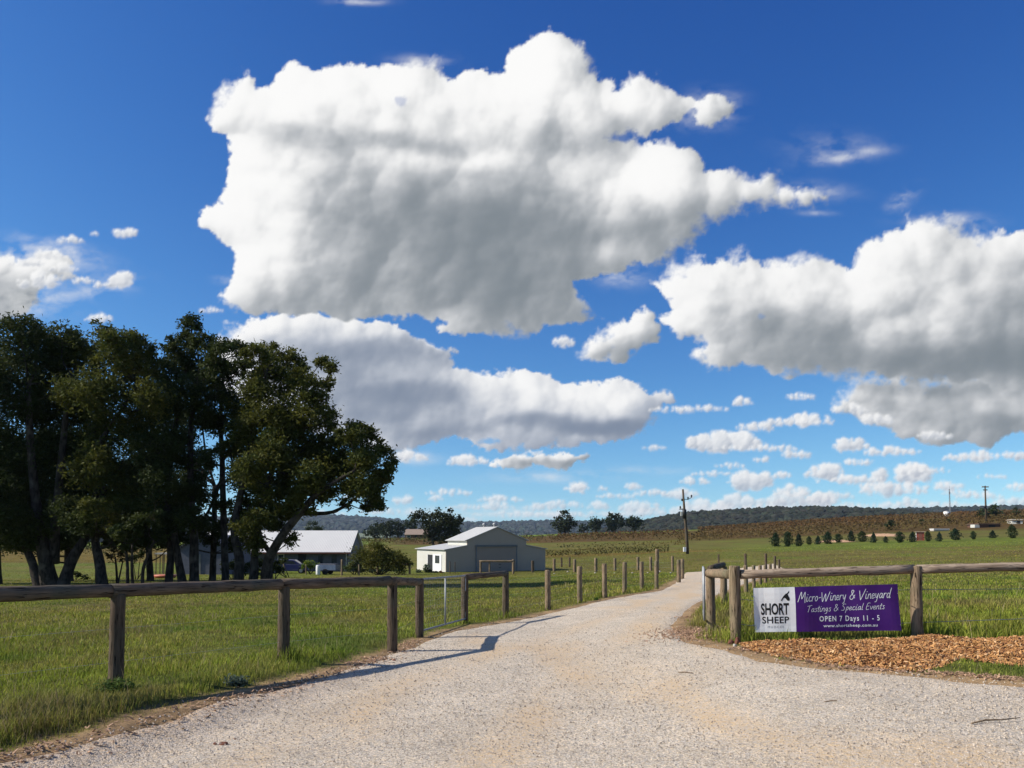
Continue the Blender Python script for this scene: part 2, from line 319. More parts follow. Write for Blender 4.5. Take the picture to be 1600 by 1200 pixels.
    ell = [(1130,690,62,19),(1180,668,34,9),(1290,738,34,13),(1268,655,38,13),(1160,628,18,8),(1100,638,40,6),(1330,694,30,13),(1395,705,50,9),(1508,715,42,8),(1410,742,52,17),(1430,735,30,12),(1483,760,26,10),(1243,710,24,8),(1190,718,15,6),(1172,750,36,19),(1238,768,32,11),(1112,740,32,5),(1280,782,22,13),(1375,760,36,7),(900,762,22,10),(941,764,10,5),(988,760,15,7),(782,780,38,7),(775,792,32,8),(681,778,13,7),(628,782,16,8),(840,793,28,7),(935,790,18,9),(1003,792,38,11),(1062,772,32,9),(1105,792,48,14),(1150,786,42,14),(1220,792,42,12),(1270,788,28,11),(1330,792,34,7),(1590,762,22,7),(1582,786,42,10),(1500,770,30,7),(188,438,20,15),(158,446,12,6),(110,375,22,8),(196,364,22,9),(148,365,6,4),(155,497,24,8),(1250,620,26,7),(730,720,36,10),(640,713,30,11),(880,534,22,9),(700,812,70,5),(860,806,80,6),(980,804,40,7),(480,802,70,8),(1420,785,20,8),(1550,745,24,5),(1460,680,30,8),(1120,797,170,8),(700,770,40,6),(735,792,34,6),(620,800,60,6),(960,775,34,6),(1085,752,26,7),(1140,728,24,5),(1215,742,26,6),(1345,722,30,6),(1300,775,36,8),(1460,735,26,6),(1530,775,40,7),(560,775,30,6),(1015,770,26,6),(870,788,44,7),(1030,802,60,6),(1350,802,80,6),(75,398,26,9),(100,420,24,9),(130,438,18,7),(60,440,40,14),(40,410,30,8),(1450,792,150,8),(860,803,130,6),(1250,780,70,13),(1550,800,120,7),(1400,765,60,12),(1180,700,70,7),(1060,640,50,6),(1240,660,70,8),(1560,712,70,9),(1330,750,60,8),(1370,655,30,10),(330,485,20,6),(1020,700,20,5),(1330,640,30,10)]
    for (a, b, ru, rv) in ell:
        n = int(10 + ru / 2.2); X = rp.uniform(-1, 1, n); L_ = []
        env = np.sqrt(1 - X * X * .92) * (.55 + .45 * rp.random(n))
        for x_, e_ in zip(X, env):
            for q in range(3):
                r_ = max(2.4, rv * e_ * rp.uniform(.5, 1.0)); yy = b + rv * .35 - rp.uniform(0, 1) * rv * 1.0 * e_; L_.append((a + x_ * ru * .92, yy, r_, rp.normal(0, rv * .2)))
        h, cov = puffs(L_, w2u, w2v); hm = h > -500
        cov = cov + np.clip(rv * .4, 1.2, 6) * fin + 2 * fr3
        al = sstep(-2.2, 4.6, cov) * (.74 + .22 * sstep(0, 6, cov)) * (1 - .28 * sstep(740, 810, V)); N_ = np.where(hm, lit(np.where(hm, h + 2 * fr3, 0)), .5)
        low = np.clip((V - b) / rv * .5 + .5, 0, 1)
        add(al, 0.93 + 0.30 * (N_ - .6) - 0.30 * low * sstep(0, 7, cov) + .1 * mot2, 0.5)
    wis = [(90,390,60,14,.55,.2),(50,470,60,20,.55,0),(140,455,40,10,.4,-.2),(25,395,50,10,.6,0),(860,745,90,9,.3,0),(700,800,160,9,.4,0),(1000,735,60,6,.25,0),(1325,244,50,9,.5,-.15),(1410,312,20,12,.55,-.5),(562,3,34,5,.7,0),(972,432,34,14,.45,0),(1278,333,24,4,.35,0),(348,436,14,6,.4,0),(1480,346,50,12,.6,0),(660,96,40,9,.5,0),(1115,168,36,22,.5,0),(1250,300,60,12,.5,0),(640,716,40,9,.5,0),(1300,230,60,20,.2,0),(60,405,70,16,.45,.1),(170,440,44,14,.35,0),(1080,180,40,20,.3,0)]
    for (a, b, ru, rv, st, k) in wis:
        q = ((U - a) / ru) ** 2 + ((V - b - k * (U - a)) / rv) ** 2
        add(np.clip(st * np.exp(-q) * np.clip(0.5 + 1.9 * wsp, 0, 2), 0, .9), np.full(U.shape, .88))
    # added unseen fill cloud over the rest of the sky, clear towards the sun
    fr = sstep(-400, -150, U) * (1 - sstep(1850, 2100, U))   # the cloud map ends well outside the view
    C_tot = np.where(A_tot[..., None] > 1e-4, C_tot / np.maximum(A_tot[..., None], 1e-4), .9)
    A_tot *= fr
    RAD = 20000
    Vt = np.stack([dx * RAD, dy * RAD, dz * RAD], -1).reshape(-1, 3)
    i = np.arange(ne - 1)[:, None] * na + np.arange(na - 1)[None]
    Fq = np.stack([i, i + 1, i + 1 + na, i + na], -1).reshape(-1, 4)
    af = A_tot.ravel()
    keep = (af[Fq] > 0.003).any(1); Fq = Fq[keep]
    used, inv = np.unique(Fq, return_inverse=True); Fq = inv.reshape(-1, 4)
    cols = np.concatenate([C_tot.reshape(-1, 3)[used], af[used, None]], 1)
    m, nt, out = new_mat("cloud"); L = nt.links.new
    a = N(nt, "ShaderNodeAttribute", attribute_name="col")
    e = N(nt, "ShaderNodeEmission", Strength=0.98 / 2 ** EXPO); L(a.outputs['Color'], e.inputs[0])
    t = N(nt, "ShaderNodeBsdfTransparent"); mx = N(nt, "ShaderNodeMixShader")
    L(a.outputs['Alpha'], mx.inputs[0]); L(t.outputs[0], mx.inputs[1]); L(e.outputs[0], mx.inputs[2]); L(mx.outputs[0], out.inputs[0])
    m.cycles.emission_sampling = 'NONE'
    o = mesh_np("sky", Vt[used] + np.array([0, 0, CAMZ]), Fq, m, cols=cols, smooth=True)
    tag(o, kind='structure')
build_sky()
def build_fill_clouds():  # unseen glowing clouds added outside the view as neutral fill light
    az = np.arange(-180, 180.1, 1.0); el = np.concatenate([np.arange(2, 88, 1.0), [90]])
    A, E = np.meshgrid(np.radians(az), np.radians(el)); na, ne = len(az), len(el)
    dx, dy, dz = np.sin(A) * np.cos(E), np.cos(A) * np.cos(E), np.sin(E)
    px, py = dx / (dz + .25) * 2.2, dy / (dz + .25) * 2.2
    n = fbm(px, py, 5, 101) - .2
    al = sstep(0.0, .22, n)
    front = sstep(-.05, .2, np.cos(A)) ; lim = np.where(np.abs(A) < R(56), 0, 1) * 1.0
    al *= np.where((np.abs(A) < R(50)) & (E < R(41)), 0, 1)
    sd = dx * SD.x + dy * SD.y + dz * SD.z
    al *= 1 - sstep(cos(R(24)), cos(R(15)), sd)
    sh = np.clip(.7 - .5 * np.clip(n - .2, 0, 1), .3, 1)
    m = bpy.data.materials['cloud']
    i = np.arange(ne - 1)[:, None] * na + np.arange(na - 1)[None]
    Fq = np.stack([i, i + 1, i + 1 + na, i + na], -1).reshape(-1, 4); af = al.ravel(); Fq = Fq[(af[Fq] > .003).any(1)]
    used, inv = np.unique(Fq, return_inverse=True)
    Vt = np.stack([dx, dy, dz], -1).reshape(-1, 3)[used] * 20500 + np.array([0, 0, CAMZ])
    c = np.stack([sh, sh, sh, al], -1).reshape(-1, 4)[used]
    tag(mesh_np("sky", Vt, inv.reshape(-1, 4), m, cols=c, smooth=True), kind='structure')
build_fill_clouds()

# ------------------------------------------------------------------ ground sheet
def zone(x, y):
    """field colours by place"""
    x = np.asarray(x, float); y = np.asarray(y, float); r = np.hypot(x, y); u = CU + F * x / np.maximum(y, 1)
    n1 = fbm(x / 9, y / 16, 4, 71); n2 = fbm(x / 2.3, y / 2.3, 3, 72)
    green = np.array([0.165, 0.18, 0.036]); bright_g = np.array([0.15, 0.215, 0.034]); dry = np.array([0.215, 0.165, 0.066]); brown = np.array([0.115, 0.058, 0.024]); red = np.array([.17, .1, .05])
    c = green[None] * np.ones((x.size, 1)); x, y, r, u, n1, n2 = [a.ravel() for a in (x, y, r, u, n1, n2)]
    def mix(c, k, w): w = np.clip(w, 0, 1)[:, None]; return c * (1 - w) + k * w
    c = mix(c, dry, sstep(-.1, .5, n1) * .55); c = mix(c, bright_g, sstep(0, .45, -n1) * .6); c = mix(c, red, sstep(.25, .5, n2) * .25)
    # right meadow: bright band in front of the conifers, dull belt below
    Rm = sstep(1100, 1250, u)
    c = mix(c, bright_g * 1.0, Rm * sstep(135, 150, r) * (1 - sstep(182, 195, r)) * (.55 + .5 * n1))
    c = mix(c, dry * .8, Rm * sstep(40, 80, r) * (1 - sstep(132, 146, r)) * (.62 + .8 * n1)); c = mix(c, dry * .75, Rm * sstep(185, 195, r) * (1 - sstep(225, 240, r)) * .5)
    Cm = sstep(560, 840, u) * (1 - sstep(1090, 1160, u)); c = mix(c, dry * np.array([.8, .85, .7]), Cm * sstep(62, 90, r) * (1 - sstep(235, 250, r)) * (.55 + .8 * n2))
    c = mix(c, np.array([.22, .15, .04]), Cm * sstep(143, 147, r) * (1 - sstep(156, 162, r)) * .8)
    # vineyard slopes
    c = mix(c, brown, sstep(1000, 1150, u) * sstep(225, 260, r) * .85)
    mid = sstep(560, 640, u) * (1 - sstep(1000, 1150, u))
    c = mix(c, bright_g * 1.35, mid * sstep(385, 400, r)); c = mix(c, brown * 1.1, mid * sstep(250, 262, r) * (1 - sstep(380, 395, r)) * .85)
    left = 1 - sstep(560, 640, u)
    c = mix(c, np.array([.2, .12, .03]), left * sstep(125, 135, r) * (1 - sstep(240, 260, r)) * .7)
    c = mix(c, bright_g * 1.2, left * sstep(250, 270, r) * (1 - sstep(560, 700, r)) * .8)
    c = mix(c, np.array([.13, .14, .06]), sstep(600, 900, r))
    return c
def build_ground():
    azs = np.radians(np.concatenate([np.arange(-180, -44, 4), np.arange(-43, 43.01, 0.3), np.arange(46, 180, 4)]))
    rs = np.concatenate([[0.6, 1.2, 1.8], np.geomspace(2.3, 13000, 400)])
    Rg, Ag = np.meshgrid(rs, azs, indexing='ij'); x, y = Rg * np.sin(Ag), Rg * np.cos(Ag)
    z = terrain(x, y)
    rd = road_d(x, y)
    z = z - 0.07 * sstep(0.05, 0.45, rd) + 0.025 * fbm(x / 1.6, y / 1.6, 3, 81) * (1 - sstep(-.8, 0, rd)) * (Rg < 200)
    z = z + bank(x, y, rd)
    nr, na = Rg.shape
    V = np.stack([x, y, z], -1).reshape(-1, 3); V = np.vstack([V, [[0, 0, H(0, 0) - .07]]])
    i = np.arange(nr - 1)[:, None] * na; j = np.arange(na)[None]; j2 = (j + 1) % na
    Fq = np.stack([i + j, i + j2, i + na + j2, i + na + j], -1).reshape(-1, 4)[:, ::-1]
    cen = np.stack([np.full(na, len(V) - 1), np.arange(na), (np.arange(na) + 1) % na], -1)[:, ::-1]
    c = zone(V[:, 0], V[:, 1])
    # bare earth verge along the gravel and below the mulch
    d = np.append(rd.ravel(), 1.0); nn = fbm(V[:, 0] / .5, V[:, 1] / .5, 3, 85)
    wv = np.clip(sstep(-.40, -.08, d + .24 * nn) * (np.hypot(V[:, 0], V[:, 1]) < 60), 0, 1)[:, None]
    c = c * (1 - wv) + np.array([.44, .30, .20]) * wv
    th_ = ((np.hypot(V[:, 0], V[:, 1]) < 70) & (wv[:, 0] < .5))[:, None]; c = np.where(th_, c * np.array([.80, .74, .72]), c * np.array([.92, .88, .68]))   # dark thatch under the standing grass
    m, nt, out = new_mat("meadow_soil"); L = nt.links.new
    a = N(nt, "ShaderNodeAttribute", attribute_name="col"); tc = N(nt, "ShaderNodeTexCoord")
    n1 = N(nt, "ShaderNodeTexNoise", Scale=2.2, Detail=8, Roughness=.7); n2 = N(nt, "ShaderNodeTexNoise", Scale=0.12, Detail=6, Roughness=.65)
    L(tc.outputs['Object'], n1.inputs['Vector']); L(tc.outputs['Object'], n2.inputs['Vector'])
    r1 = N(nt, "ShaderNodeMapRange"); r1.inputs[1].default_value = .3; r1.inputs[2].default_value = .7; r1.inputs[3].default_value = .55; r1.inputs[4].default_value = 1.35; L(n1.outputs[0], r1.inputs[0])
    r2 = N(nt, "ShaderNodeMapRange"); r2.inputs[1].default_value = .35; r2.inputs[2].default_value = .65; r2.inputs[3].default_value = .75; r2.inputs[4].default_value = 1.2; L(n2.outputs[0], r2.inputs[0])
    mu = N(nt, "ShaderNodeMath", operation='MULTIPLY'); L(r1.outputs[0], mu.inputs[0]); L(r2.outputs[0], mu.inputs[1])
    vm = N(nt, "ShaderNodeVectorMath", operation='SCALE'); L(a.outputs['Color'], vm.inputs[0]); L(mu.outputs[0], vm.inputs['Scale'])
    b = N(nt, "ShaderNodeBsdfPrincipled", Roughness=.95); b.inputs['Specular IOR Level'].default_value = .1; L(vm.outputs[0], b.inputs['Base Color'])
    bp = N(nt, "ShaderNodeBump", Distance=.12); L(n1.outputs[0], bp.inputs['Height']); L(bp.outputs[0], b.inputs['Normal'])
    L(b.outputs[0], out.inputs[0])
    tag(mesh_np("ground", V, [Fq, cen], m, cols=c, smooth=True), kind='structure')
build_ground()

# ------------------------------------------------------------------ gravel driveway
def build_road():
    step = 0.25
    # grid rows follow y, dense near the camera
    ys = np.concatenate([np.arange(-6, 2, 1.0), np.arange(2, 30, .12), np.geomspace(30, 99, 160)])
    V = []; Fq = []; idx = {}
    xs_all = np.concatenate([np.linspace(-9, 14, 280), np.linspace(14.2, 34, 80)])
    X, Y = np.meshgrid(xs_all, ys)
    d = road_d(X, Y) + 0.12 * fbm(X / .9, Y / .9, 3, 91) * (np.hypot(X, Y) < 60) + .02
    Z = terrain(X, Y) + 0.004 + 0.012 * fbm(X / 1.1, Y / 1.1, 3, 92) + .02 * fbm(X / 4, Y / 6, 2, 93) - 0.05 * (1 - sstep(0, .35, d))
    # raised crown between wheel tracks is slight: a low gravel swell
    na = X.shape[1]; n = X.shape[0]
    i = np.arange(n - 1)[:, None] * na + np.arange(na - 1)[None]
    Q = np.stack([i, i + 1, i + 1 + na, i + na], -1).reshape(-1, 4)
    keep = (d.ravel()[Q] > -0.02).all(1); Q = Q[keep]
    used, inv = np.unique(Q, return_inverse=True)
    V = np.stack([X, Y, Z], -1).reshape(-1, 3)[used]
    # sand patches
    x, y = V[:, 0], V[:, 1]
    tr = fbm(x / 1.8, y / 5, 4, 94); dd = d.ravel()[used]
    sand = sstep(.05, .5, tr) * .8 + .6 * np.clip(np.exp(-dd * 2.5), 0, 1) * (y < 12) + sstep(30, 60, y) * .4
    def path_d(px):
        Q_ = np.array([tuple(ground_at(u, v)[:2]) for u, v in px]); dd_ = np.full(x.shape, 1e9)
        for (ax, ay), (bx_, by_) in zip(Q_[:-1], Q_[1:]):
            t_ = np.clip(((x - ax) * (bx_ - ax) + (y - ay) * (by_ - ay)) / ((bx_ - ax) ** 2 + (by_ - ay) ** 2), 0, 1); dd_ = np.minimum(dd_, np.hypot(x - ax - t_ * (bx_ - ax), y - ay - t_ * (by_ - ay)))
        return dd_
    for px in ([(380, 1200), (500, 1130), (640, 1068), (820, 1008), (960, 962), (1050, 926), (1080, 905)], [(760, 1200), (830, 1110), (900, 1050), (985, 990), (1050, 945), (1092, 910)], [(1250, 1200), (1090, 1110), (1000, 1040), (1010, 985), (1075, 930)]):
        sand = sand + .75 * np.exp(-(path_d(px) / (.34 + .1 * fbm(x / 2, y / 2, 2, 97))) ** 2) * (.55 + .9 * fbm(x / 1.5, y / 3, 3, 96))
    sand = np.clip(sand, 0, 1)[:, None]
    c = np.array([.69, .585, .455]) * (1 - sand) + np.array([.72, .545, .36]) * sand
    ed = (np.exp(-np.maximum(dd, 0) * 3.2) * (x < .3) * np.clip((16 - y) / 6, 0, 1))[:, None]; c = c * (1 - ed * .8) + np.array([.58, .39, .26]) * ed * .8
    c = np.concatenate([c, sand], 1)
    m, nt, out = new_mat("crushed_gravel"); L = nt.links.new
    a = N(nt, "ShaderNodeAttribute", attribute_name="col"); tc = N(nt, "ShaderNodeTexCoord")
    def vor(scale):
        v = N(nt, "ShaderNodeTexVoronoi", Scale=scale); L(tc.outputs['Object'], v.inputs['Vector'])
        g = N(nt, "ShaderNodeRGBToBW"); L(v.outputs['Color'], g.inputs[0]); return v, g
    v1, g1 = vor(75); v2, g2 = vor(38); v3, g3 = vor(140)
    def rng(src, a0, a1, b0, b1):
        r = N(nt, "ShaderNodeMapRange"); 
        for q, val in zip((1, 2, 3, 4), (a0, a1, b0, b1)): r.inputs[q].default_value = val
        L(src, r.inputs[0]); return r.outputs[0]
    s1 = rng(g1.outputs[0], .15, .85, .55, 1.32); s2 = rng(g2.outputs[0], .15, .85, .84, 1.14); s3 = rng(g3.outputs[0], .1, .9, .8, 1.2)
    nz = N(nt, "ShaderNodeTexNoise", Scale=1.3, Detail=6, Roughness=.7); L(tc.outputs['Object'], nz.inputs['Vector']); s4 = rng(nz.outputs[0], .3, .7, .82, 1.12)
    def mul(p, q):
        k = N(nt, "ShaderNodeMath", operation='MULTIPLY'); L(p, k.inputs[0]); L(q, k.inputs[1]); return k.outputs[0]
    tot = mul(mul(s1, s2), mul(s3, s4))
    # sandy patches hold fewer stones
    mxs = N(nt, "ShaderNodeMix", data_type='FLOAT'); L(a.outputs['Alpha'], mxs.inputs[0]); L(tot, mxs.inputs[2]); L(rng(tot, .4, 1.8, .82, 1.2), mxs.inputs[3])
    vm = N(nt, "ShaderNodeVectorMath", operation='SCALE'); L(a.outputs['Color'], vm.inputs[0]); L(mxs.outputs[0], vm.inputs['Scale'])
    hs = N(nt, "ShaderNodeHueSaturation"); L(vm.outputs[0], hs.inputs['Color']); L(rng(g2.outputs[0], 0, 1, .7, 1.35), hs.inputs['Saturation'])
    b = N(nt, "ShaderNodeBsdfPrincipled", Roughness=.9); b.inputs['Specular IOR Level'].default_value = .15; L(hs.outputs[0], b.inputs['Base Color'])
    h = N(nt, "ShaderNodeMath", operation='ADD'); L(v1.outputs['Distance'], h.inputs[0]); L(g1.outputs[0], h.inputs[1])
    bp = N(nt, "ShaderNodeBump", Strength=.8, Distance=.009); bp.invert = True; L(h.outputs[0], bp.inputs['Height']); L(bp.outputs[0], b.inputs['Normal'])
    L(b.outputs[0], out.inputs[0])
    tag(mesh_np("driveway", V, inv.reshape(-1, 4), m, cols=c, smooth=True), kind='structure')
build_road()
# ------------------------------------------------------------------ small mesh builder
class MB:
    def __init__(s): s.V = []; s.Q = []; s.T = []; s.n = 0
    def add(s, V, Q=(), T=()):
        V = np.asarray(V, float).reshape(-1, 3)
        if len(Q): s.Q.append(np.asarray(Q, int) + s.n)
        if len(T): s.T.append(np.asarray(T, int) + s.n)
        s.V.append(V); s.n += len(V)
    def box(s, c, size, rz=0.0, taper=1.0):
        x, y, z = [k / 2 for k in size]
        P = np.array([(-x, -y, -z), (x, -y, -z), (x, y, -z), (-x, y, -z), (-x * taper, -y * taper, z), (x * taper, -y * taper, z), (x * taper, y * taper, z), (-x * taper, y * taper, z)])
        ca, sa = cos(rz), sin(rz); P = np.stack([P[:, 0] * ca - P[:, 1] * sa, P[:, 0] * sa + P[:, 1] * ca, P[:, 2]], 1) + np.array(c)
        s.add(P, [(0, 3, 2, 1), (4, 5, 6, 7), (0, 1, 5, 4), (1, 2, 6, 5), (2, 3, 7, 6), (3, 0, 4, 7)])
    def tube(s, pts, rad, sides=8, wob=0.0, seed=0, caps=True):
        pts = [Vector(p) for p in pts]; n = len(pts)
        if not hasattr(rad, '__len__'): rad = [rad] * n
        rg = np.random.default_rng(seed); V = []
        up = None
        for i, p in enumerate(pts):
            d = (pts[min(i + 1, n - 1)] - pts[max(i - 1, 0)]).normalized()
            if up is None: up = d.orthogonal().normalized()
            a = (up - d * up.dot(d)).normalized(); up = a; b = d.cross(a)
            for k in range(sides):
                t = 2 * pi * k / sides; r = rad[i] * (1 + wob * (rg.random() - .5))
                V.append(p + a * cos(t) * r + b * sin(t) * r)
        Q = [(i * sides + k, i * sides + (k + 1) % sides, (i + 1) * sides + (k + 1) % sides, (i + 1) * sides + k) for i in range(n - 1) for k in range(sides)]
        T = []
        if caps:
            V.append(pts[0]); V.append(pts[-1]); m = n * sides
            T = [(m, (k + 1) % sides, k) for k in range(sides)] + [(m + 1, (n - 1) * sides + k, (n - 1) * sides + (k + 1) % sides) for k in range(sides)]
        s.add([tuple(v) for v in V], Q, T)
    def prism(s, prof, a, b, f):
        """profile (list of 2-D points, counter-clockwise) swept between a and b; f maps (p, q, t) to 3-D; ends triangulated as a fan of convex pieces"""
        n = len(prof); V = [f(p, q, a) for p, q in prof] + [f(p, q, b) for p, q in prof]
        Q = [(i, (i + 1) % n, n + (i + 1) % n, n + i) for i in range(n)]
        from mathutils.geometry import tessellate_polygon
        tr = tessellate_polygon([[Vector((p, q, 0)) for p, q in prof]])
        T = [tuple(t) for t in tr] + [tuple(n + k for k in reversed(t)) for t in tr]
        s.add(V, Q, T)
    def build(s, name, mat, parent=None, smooth=False, cols=None):
        fs = []
        if s.Q: fs.append(np.vstack(s.Q))
        if s.T: fs.append(np.vstack(s.T))
        o = mesh_np(name, np.vstack(s.V), fs, mat, parent, smooth=smooth, cols=cols)
        import bmesh
        if not cols is not None and len(o.data.vertices) < 20000:
            bm = bmesh.new(); bm.from_mesh(o.data); bmesh.ops.recalc_face_normals(bm, faces=bm.faces); bm.to_mesh(o.data); bm.free()
        return o

def mat_timber(name, c1, c2, c3, along):
    c1, c2, c3 = [tuple(q * ALB for q in c) for c in (c1, c2, c3)]
    m, nt, out = new_mat(name); L = nt.links.new; st = {'z': (9, 9, .55), 'x': (.55, 9, 9)}[along]
    tc = N(nt, "ShaderNodeTexCoord"); mp = N(nt, "ShaderNodeMapping"); mp.inputs['Scale'].default_value = st; L(tc.outputs['Object'], mp.inputs[0])
    n1 = N(nt, "ShaderNodeTexNoise", Scale=3.2, Detail=9, Roughness=.72, Distortion=.4); L(mp.outputs[0], n1.inputs['Vector'])
    n2 = N(nt, "ShaderNodeTexNoise", Scale=1.7, Detail=4); L(tc.outputs['Object'], n2.inputs['Vector'])
    n3 = N(nt, "ShaderNodeTexNoise", Scale=7, Detail=2, Roughness=.5, Distortion=.6); L(mp.outputs[0], n3.inputs['Vector'])
    def rg_(src, a, b_, c, d):
        r = N(nt, "ShaderNodeMapRange")
        for q, v in zip((1, 2, 3, 4), (a, b_, c, d)): r.inputs[q].default_value = v
        L(src, r.inputs[0]); return r.outputs[0]
    def mixc(f, a, b_):
        x = N(nt, "ShaderNodeMix", data_type='RGBA'); L(f, x.inputs[0])
        for k, v in ((6, a), (7, b_)):
            if isinstance(v, tuple): x.inputs[k].default_value = (*v, 1)
            else: L(v, x.inputs[k])
        return x.outputs[2]
    c = mixc(rg_(n1.outputs[0], .36, .64, 0, 1), c1, c2); c = mixc(rg_(n2.outputs[0], .45, .68, 0, .75), c, c3); crack = rg_(n3.outputs[0], .33, .39, 1, 0); c = mixc(crack, c, tuple(q * .28 for q in c1))
    kn = N(nt, "ShaderNodeTexVoronoi", Scale=2.6); L(tc.outputs['Object'], kn.inputs['Vector']); c = mixc(rg_(kn.outputs['Distance'], .05, .10, .85, 0), c, tuple(q * .4 for q in c1))
    b = N(nt, "ShaderNodeBsdfPrincipled", Roughness=.88); b.inputs['Specular IOR Level'].default_value = .15; L(c, b.inputs['Base Color'])
    hh = N(nt, "ShaderNodeMath", operation='SUBTRACT'); L(n1.outputs[0], hh.inputs[0]); L(crack, hh.inputs[1])
    bp = N(nt, "ShaderNodeBump", Distance=.012); L(hh.outputs[0], bp.inputs['Height']); L(bp.outputs[0], b.inputs['Normal']); L(b.outputs[0], out.inputs[0]); return m
M = {}
M['wood'] = mat_timber('weathered_timber', (.16, .108, .062), (.40, .29, .185), (.17, .155, .09), 'z')
M['wood_rail'] = mat_timber('weathered_rail_timber', (.24, .165, .11), (.54, .41, .29), (.32, .255, .195), 'x')
M['rail_dark'] = mat_timber('dark_rail_timber', (.085, .06, .042), (.24, .175, .12), (.10, .10, .075), 'x')
M['wood_dark'] = mat_timber('brown_timber', (.06, .042, .028), (.19, .135, .09), (.10, .095, .065), 'z')
M['galv'] = mat_noise("galvanised_steel", (.26, .27, .28), (.42, .43, .43), 9, 3, .6, 0, None, (1, 1, 1), .4, .25)
M['white'] = mat_noise("white_paint", (.86, .85, .82), (.92, .91, .88), 4, 3, .55, 0)
M['cream'] = mat_noise("cream_paint", (.60, .585, .51), (.68, .665, .59), 4, 3, .6, 0)
M['grey_clad'] = mat_noise("grey_steel_cladding", (.20, .205, .20), (.245, .25, .245), 3, 3, .6, 0)
M['door_grey'] = mat_noise("grey_roller_door", (.17, .172, .16), (.20, .20, .19), 3, 3, .6, 0)
M['dark'] = mat_noise("dark_opening", (.02, .02, .022), (.035, .033, .035), 3, 3, .6, 0)
M['slate_wall'] = mat_noise("blue_grey_boards", (.105, .11, .14), (.14, .145, .175), 3, 3, .7, 0)
M['glass'] = mat_noise("dark_glass", (.03, .04, .05), (.05, .06, .07), 2, 2, .15, 0, None, (1, 1, 1), .6)
M['gutter'] = mat_noise("red_brown_gutter", (.16, .06, .04), (.2, .08, .055), 3, 2, .5, 0)
M['bark'] = mat_noise("eucalypt_bark", (.025, .020, .016), (.075, .060, .048), 3, 6, .9, .02, 9, (3, 3, .7), .1, c3=(.12, .10, .08))
M['leaf'] = mat_attr("foliage", .7, .35, spec=.12)
M['grass'] = mat_attr("grass_blades", .7, .35, spec=.2)
M['vine'] = mat_attr("vine_leaves", .8, .2)
M['far'] = mat_attr("far_canopy", .95, 0)
M['black'] = mat_noise("black_paint", (.012, .012, .012), (.02, .02, .02), 3, 2, .5, 0)
M['blue_car'] = mat_noise("dark_blue_car_paint", (.02, .025, .14), (.025, .03, .17), 3, 2, .3, 0, None, (1, 1, 1), .6)
M['rubber'] = mat_noise("black_rubber", (.015, .015, .015), (.025, .025, .025), 8, 2, .8, 0)
M['red'] = mat_noise("red_paint", (.22, .045, .03), (.30, .07, .045), 3, 2, .6, 0)
M['concrete'] = mat_noise("pale_concrete", (.42, .38, .33), (.55, .5, .44), 3, 4, .9, .01)
M['brick'] = mat_noise("brown_brick", (.12, .06, .04), (.17, .09, .06), 6, 3, .9, 0)
M['tin'] = mat_noise("tan_tin_roof", (.30, .22, .16), (.40, .3, .22), 3, 3, .6, 0)
M['pale_blue'] = mat_noise("pale_blue_plastic", (.12, .17, .26), (.17, .22, .32), 3, 2, .5, 0)
M['orange'] = mat_noise("orange_plastic", (.5, .13, .07), (.6, .18, .1), 3, 2, .5, 0)
M['stone'] = mat_noise("pale_stone", (.42, .36, .30), (.6, .54, .46), 9, 4, .9, .01)
M['redstone'] = mat_noise("red_brown_stone", (.16, .06, .035), (.26, .11, .07), 20, 4, .9, .004)
def mat_ribbed(name, col, period, axis='X', rough=.5, metal=0, amp=.02, dirt=.0):
    col = [q * ALB for q in col]
    m, nt, out = new_mat(name); L = nt.links.new
    tc = N(nt, "ShaderNodeTexCoord"); w_ = N(nt, "ShaderNodeTexWave", Scale=1 / period * .5, Distortion=0); w_.bands_direction = axis; w_.wave_profile = 'SIN'
    L(tc.outputs['Object'], w_.inputs[0]); bp = N(nt, "ShaderNodeBump", Distance=amp); L(w_.outputs[0], bp.inputs['Height'])
    n = N(nt, "ShaderNodeTexNoise", Scale=.8, Detail=5); L(tc.outputs['Object'], n.inputs['Vector'])
    mx = N(nt, "ShaderNodeMix", data_type='RGBA'); mx.inputs[6].default_value = (*[c * .9 for c in col], 1); mx.inputs[7].default_value = (*[min(1, c * 1.06) for c in col], 1); L(n.outputs[0], mx.inputs[0])
    b = N(nt, "ShaderNodeBsdfPrincipled", Roughness=rough, Metallic=metal); L(mx.outputs[2], b.inputs['Base Color']); L(bp.outputs[0], b.inputs['Normal']); L(b.outputs[0], out.inputs[0]); return m
M['clad_cream'] = mat_ribbed("cream_ribbed_cladding", (.72, .70, .62), .25, 'Y')
M['clad_shade'] = mat_ribbed("shade_toned_ribbed_cladding", (.49, .385, .285), .25, 'X')  # shed cladding colour darkened for its shaded front, warmed against blue sky light
M['roof_zinc'] = mat_ribbed("pale_corrugated_roof", (.78, .745, .68), .3, 'X', .45)
M['roof_shed'] = mat_ribbed("shed_corrugated_roof", (.60, .585, .545), .3, 'Y', .45)
M['slats'] = mat_ribbed("ribbed_roller_door", (.44, .345, .26), .12, 'Z')

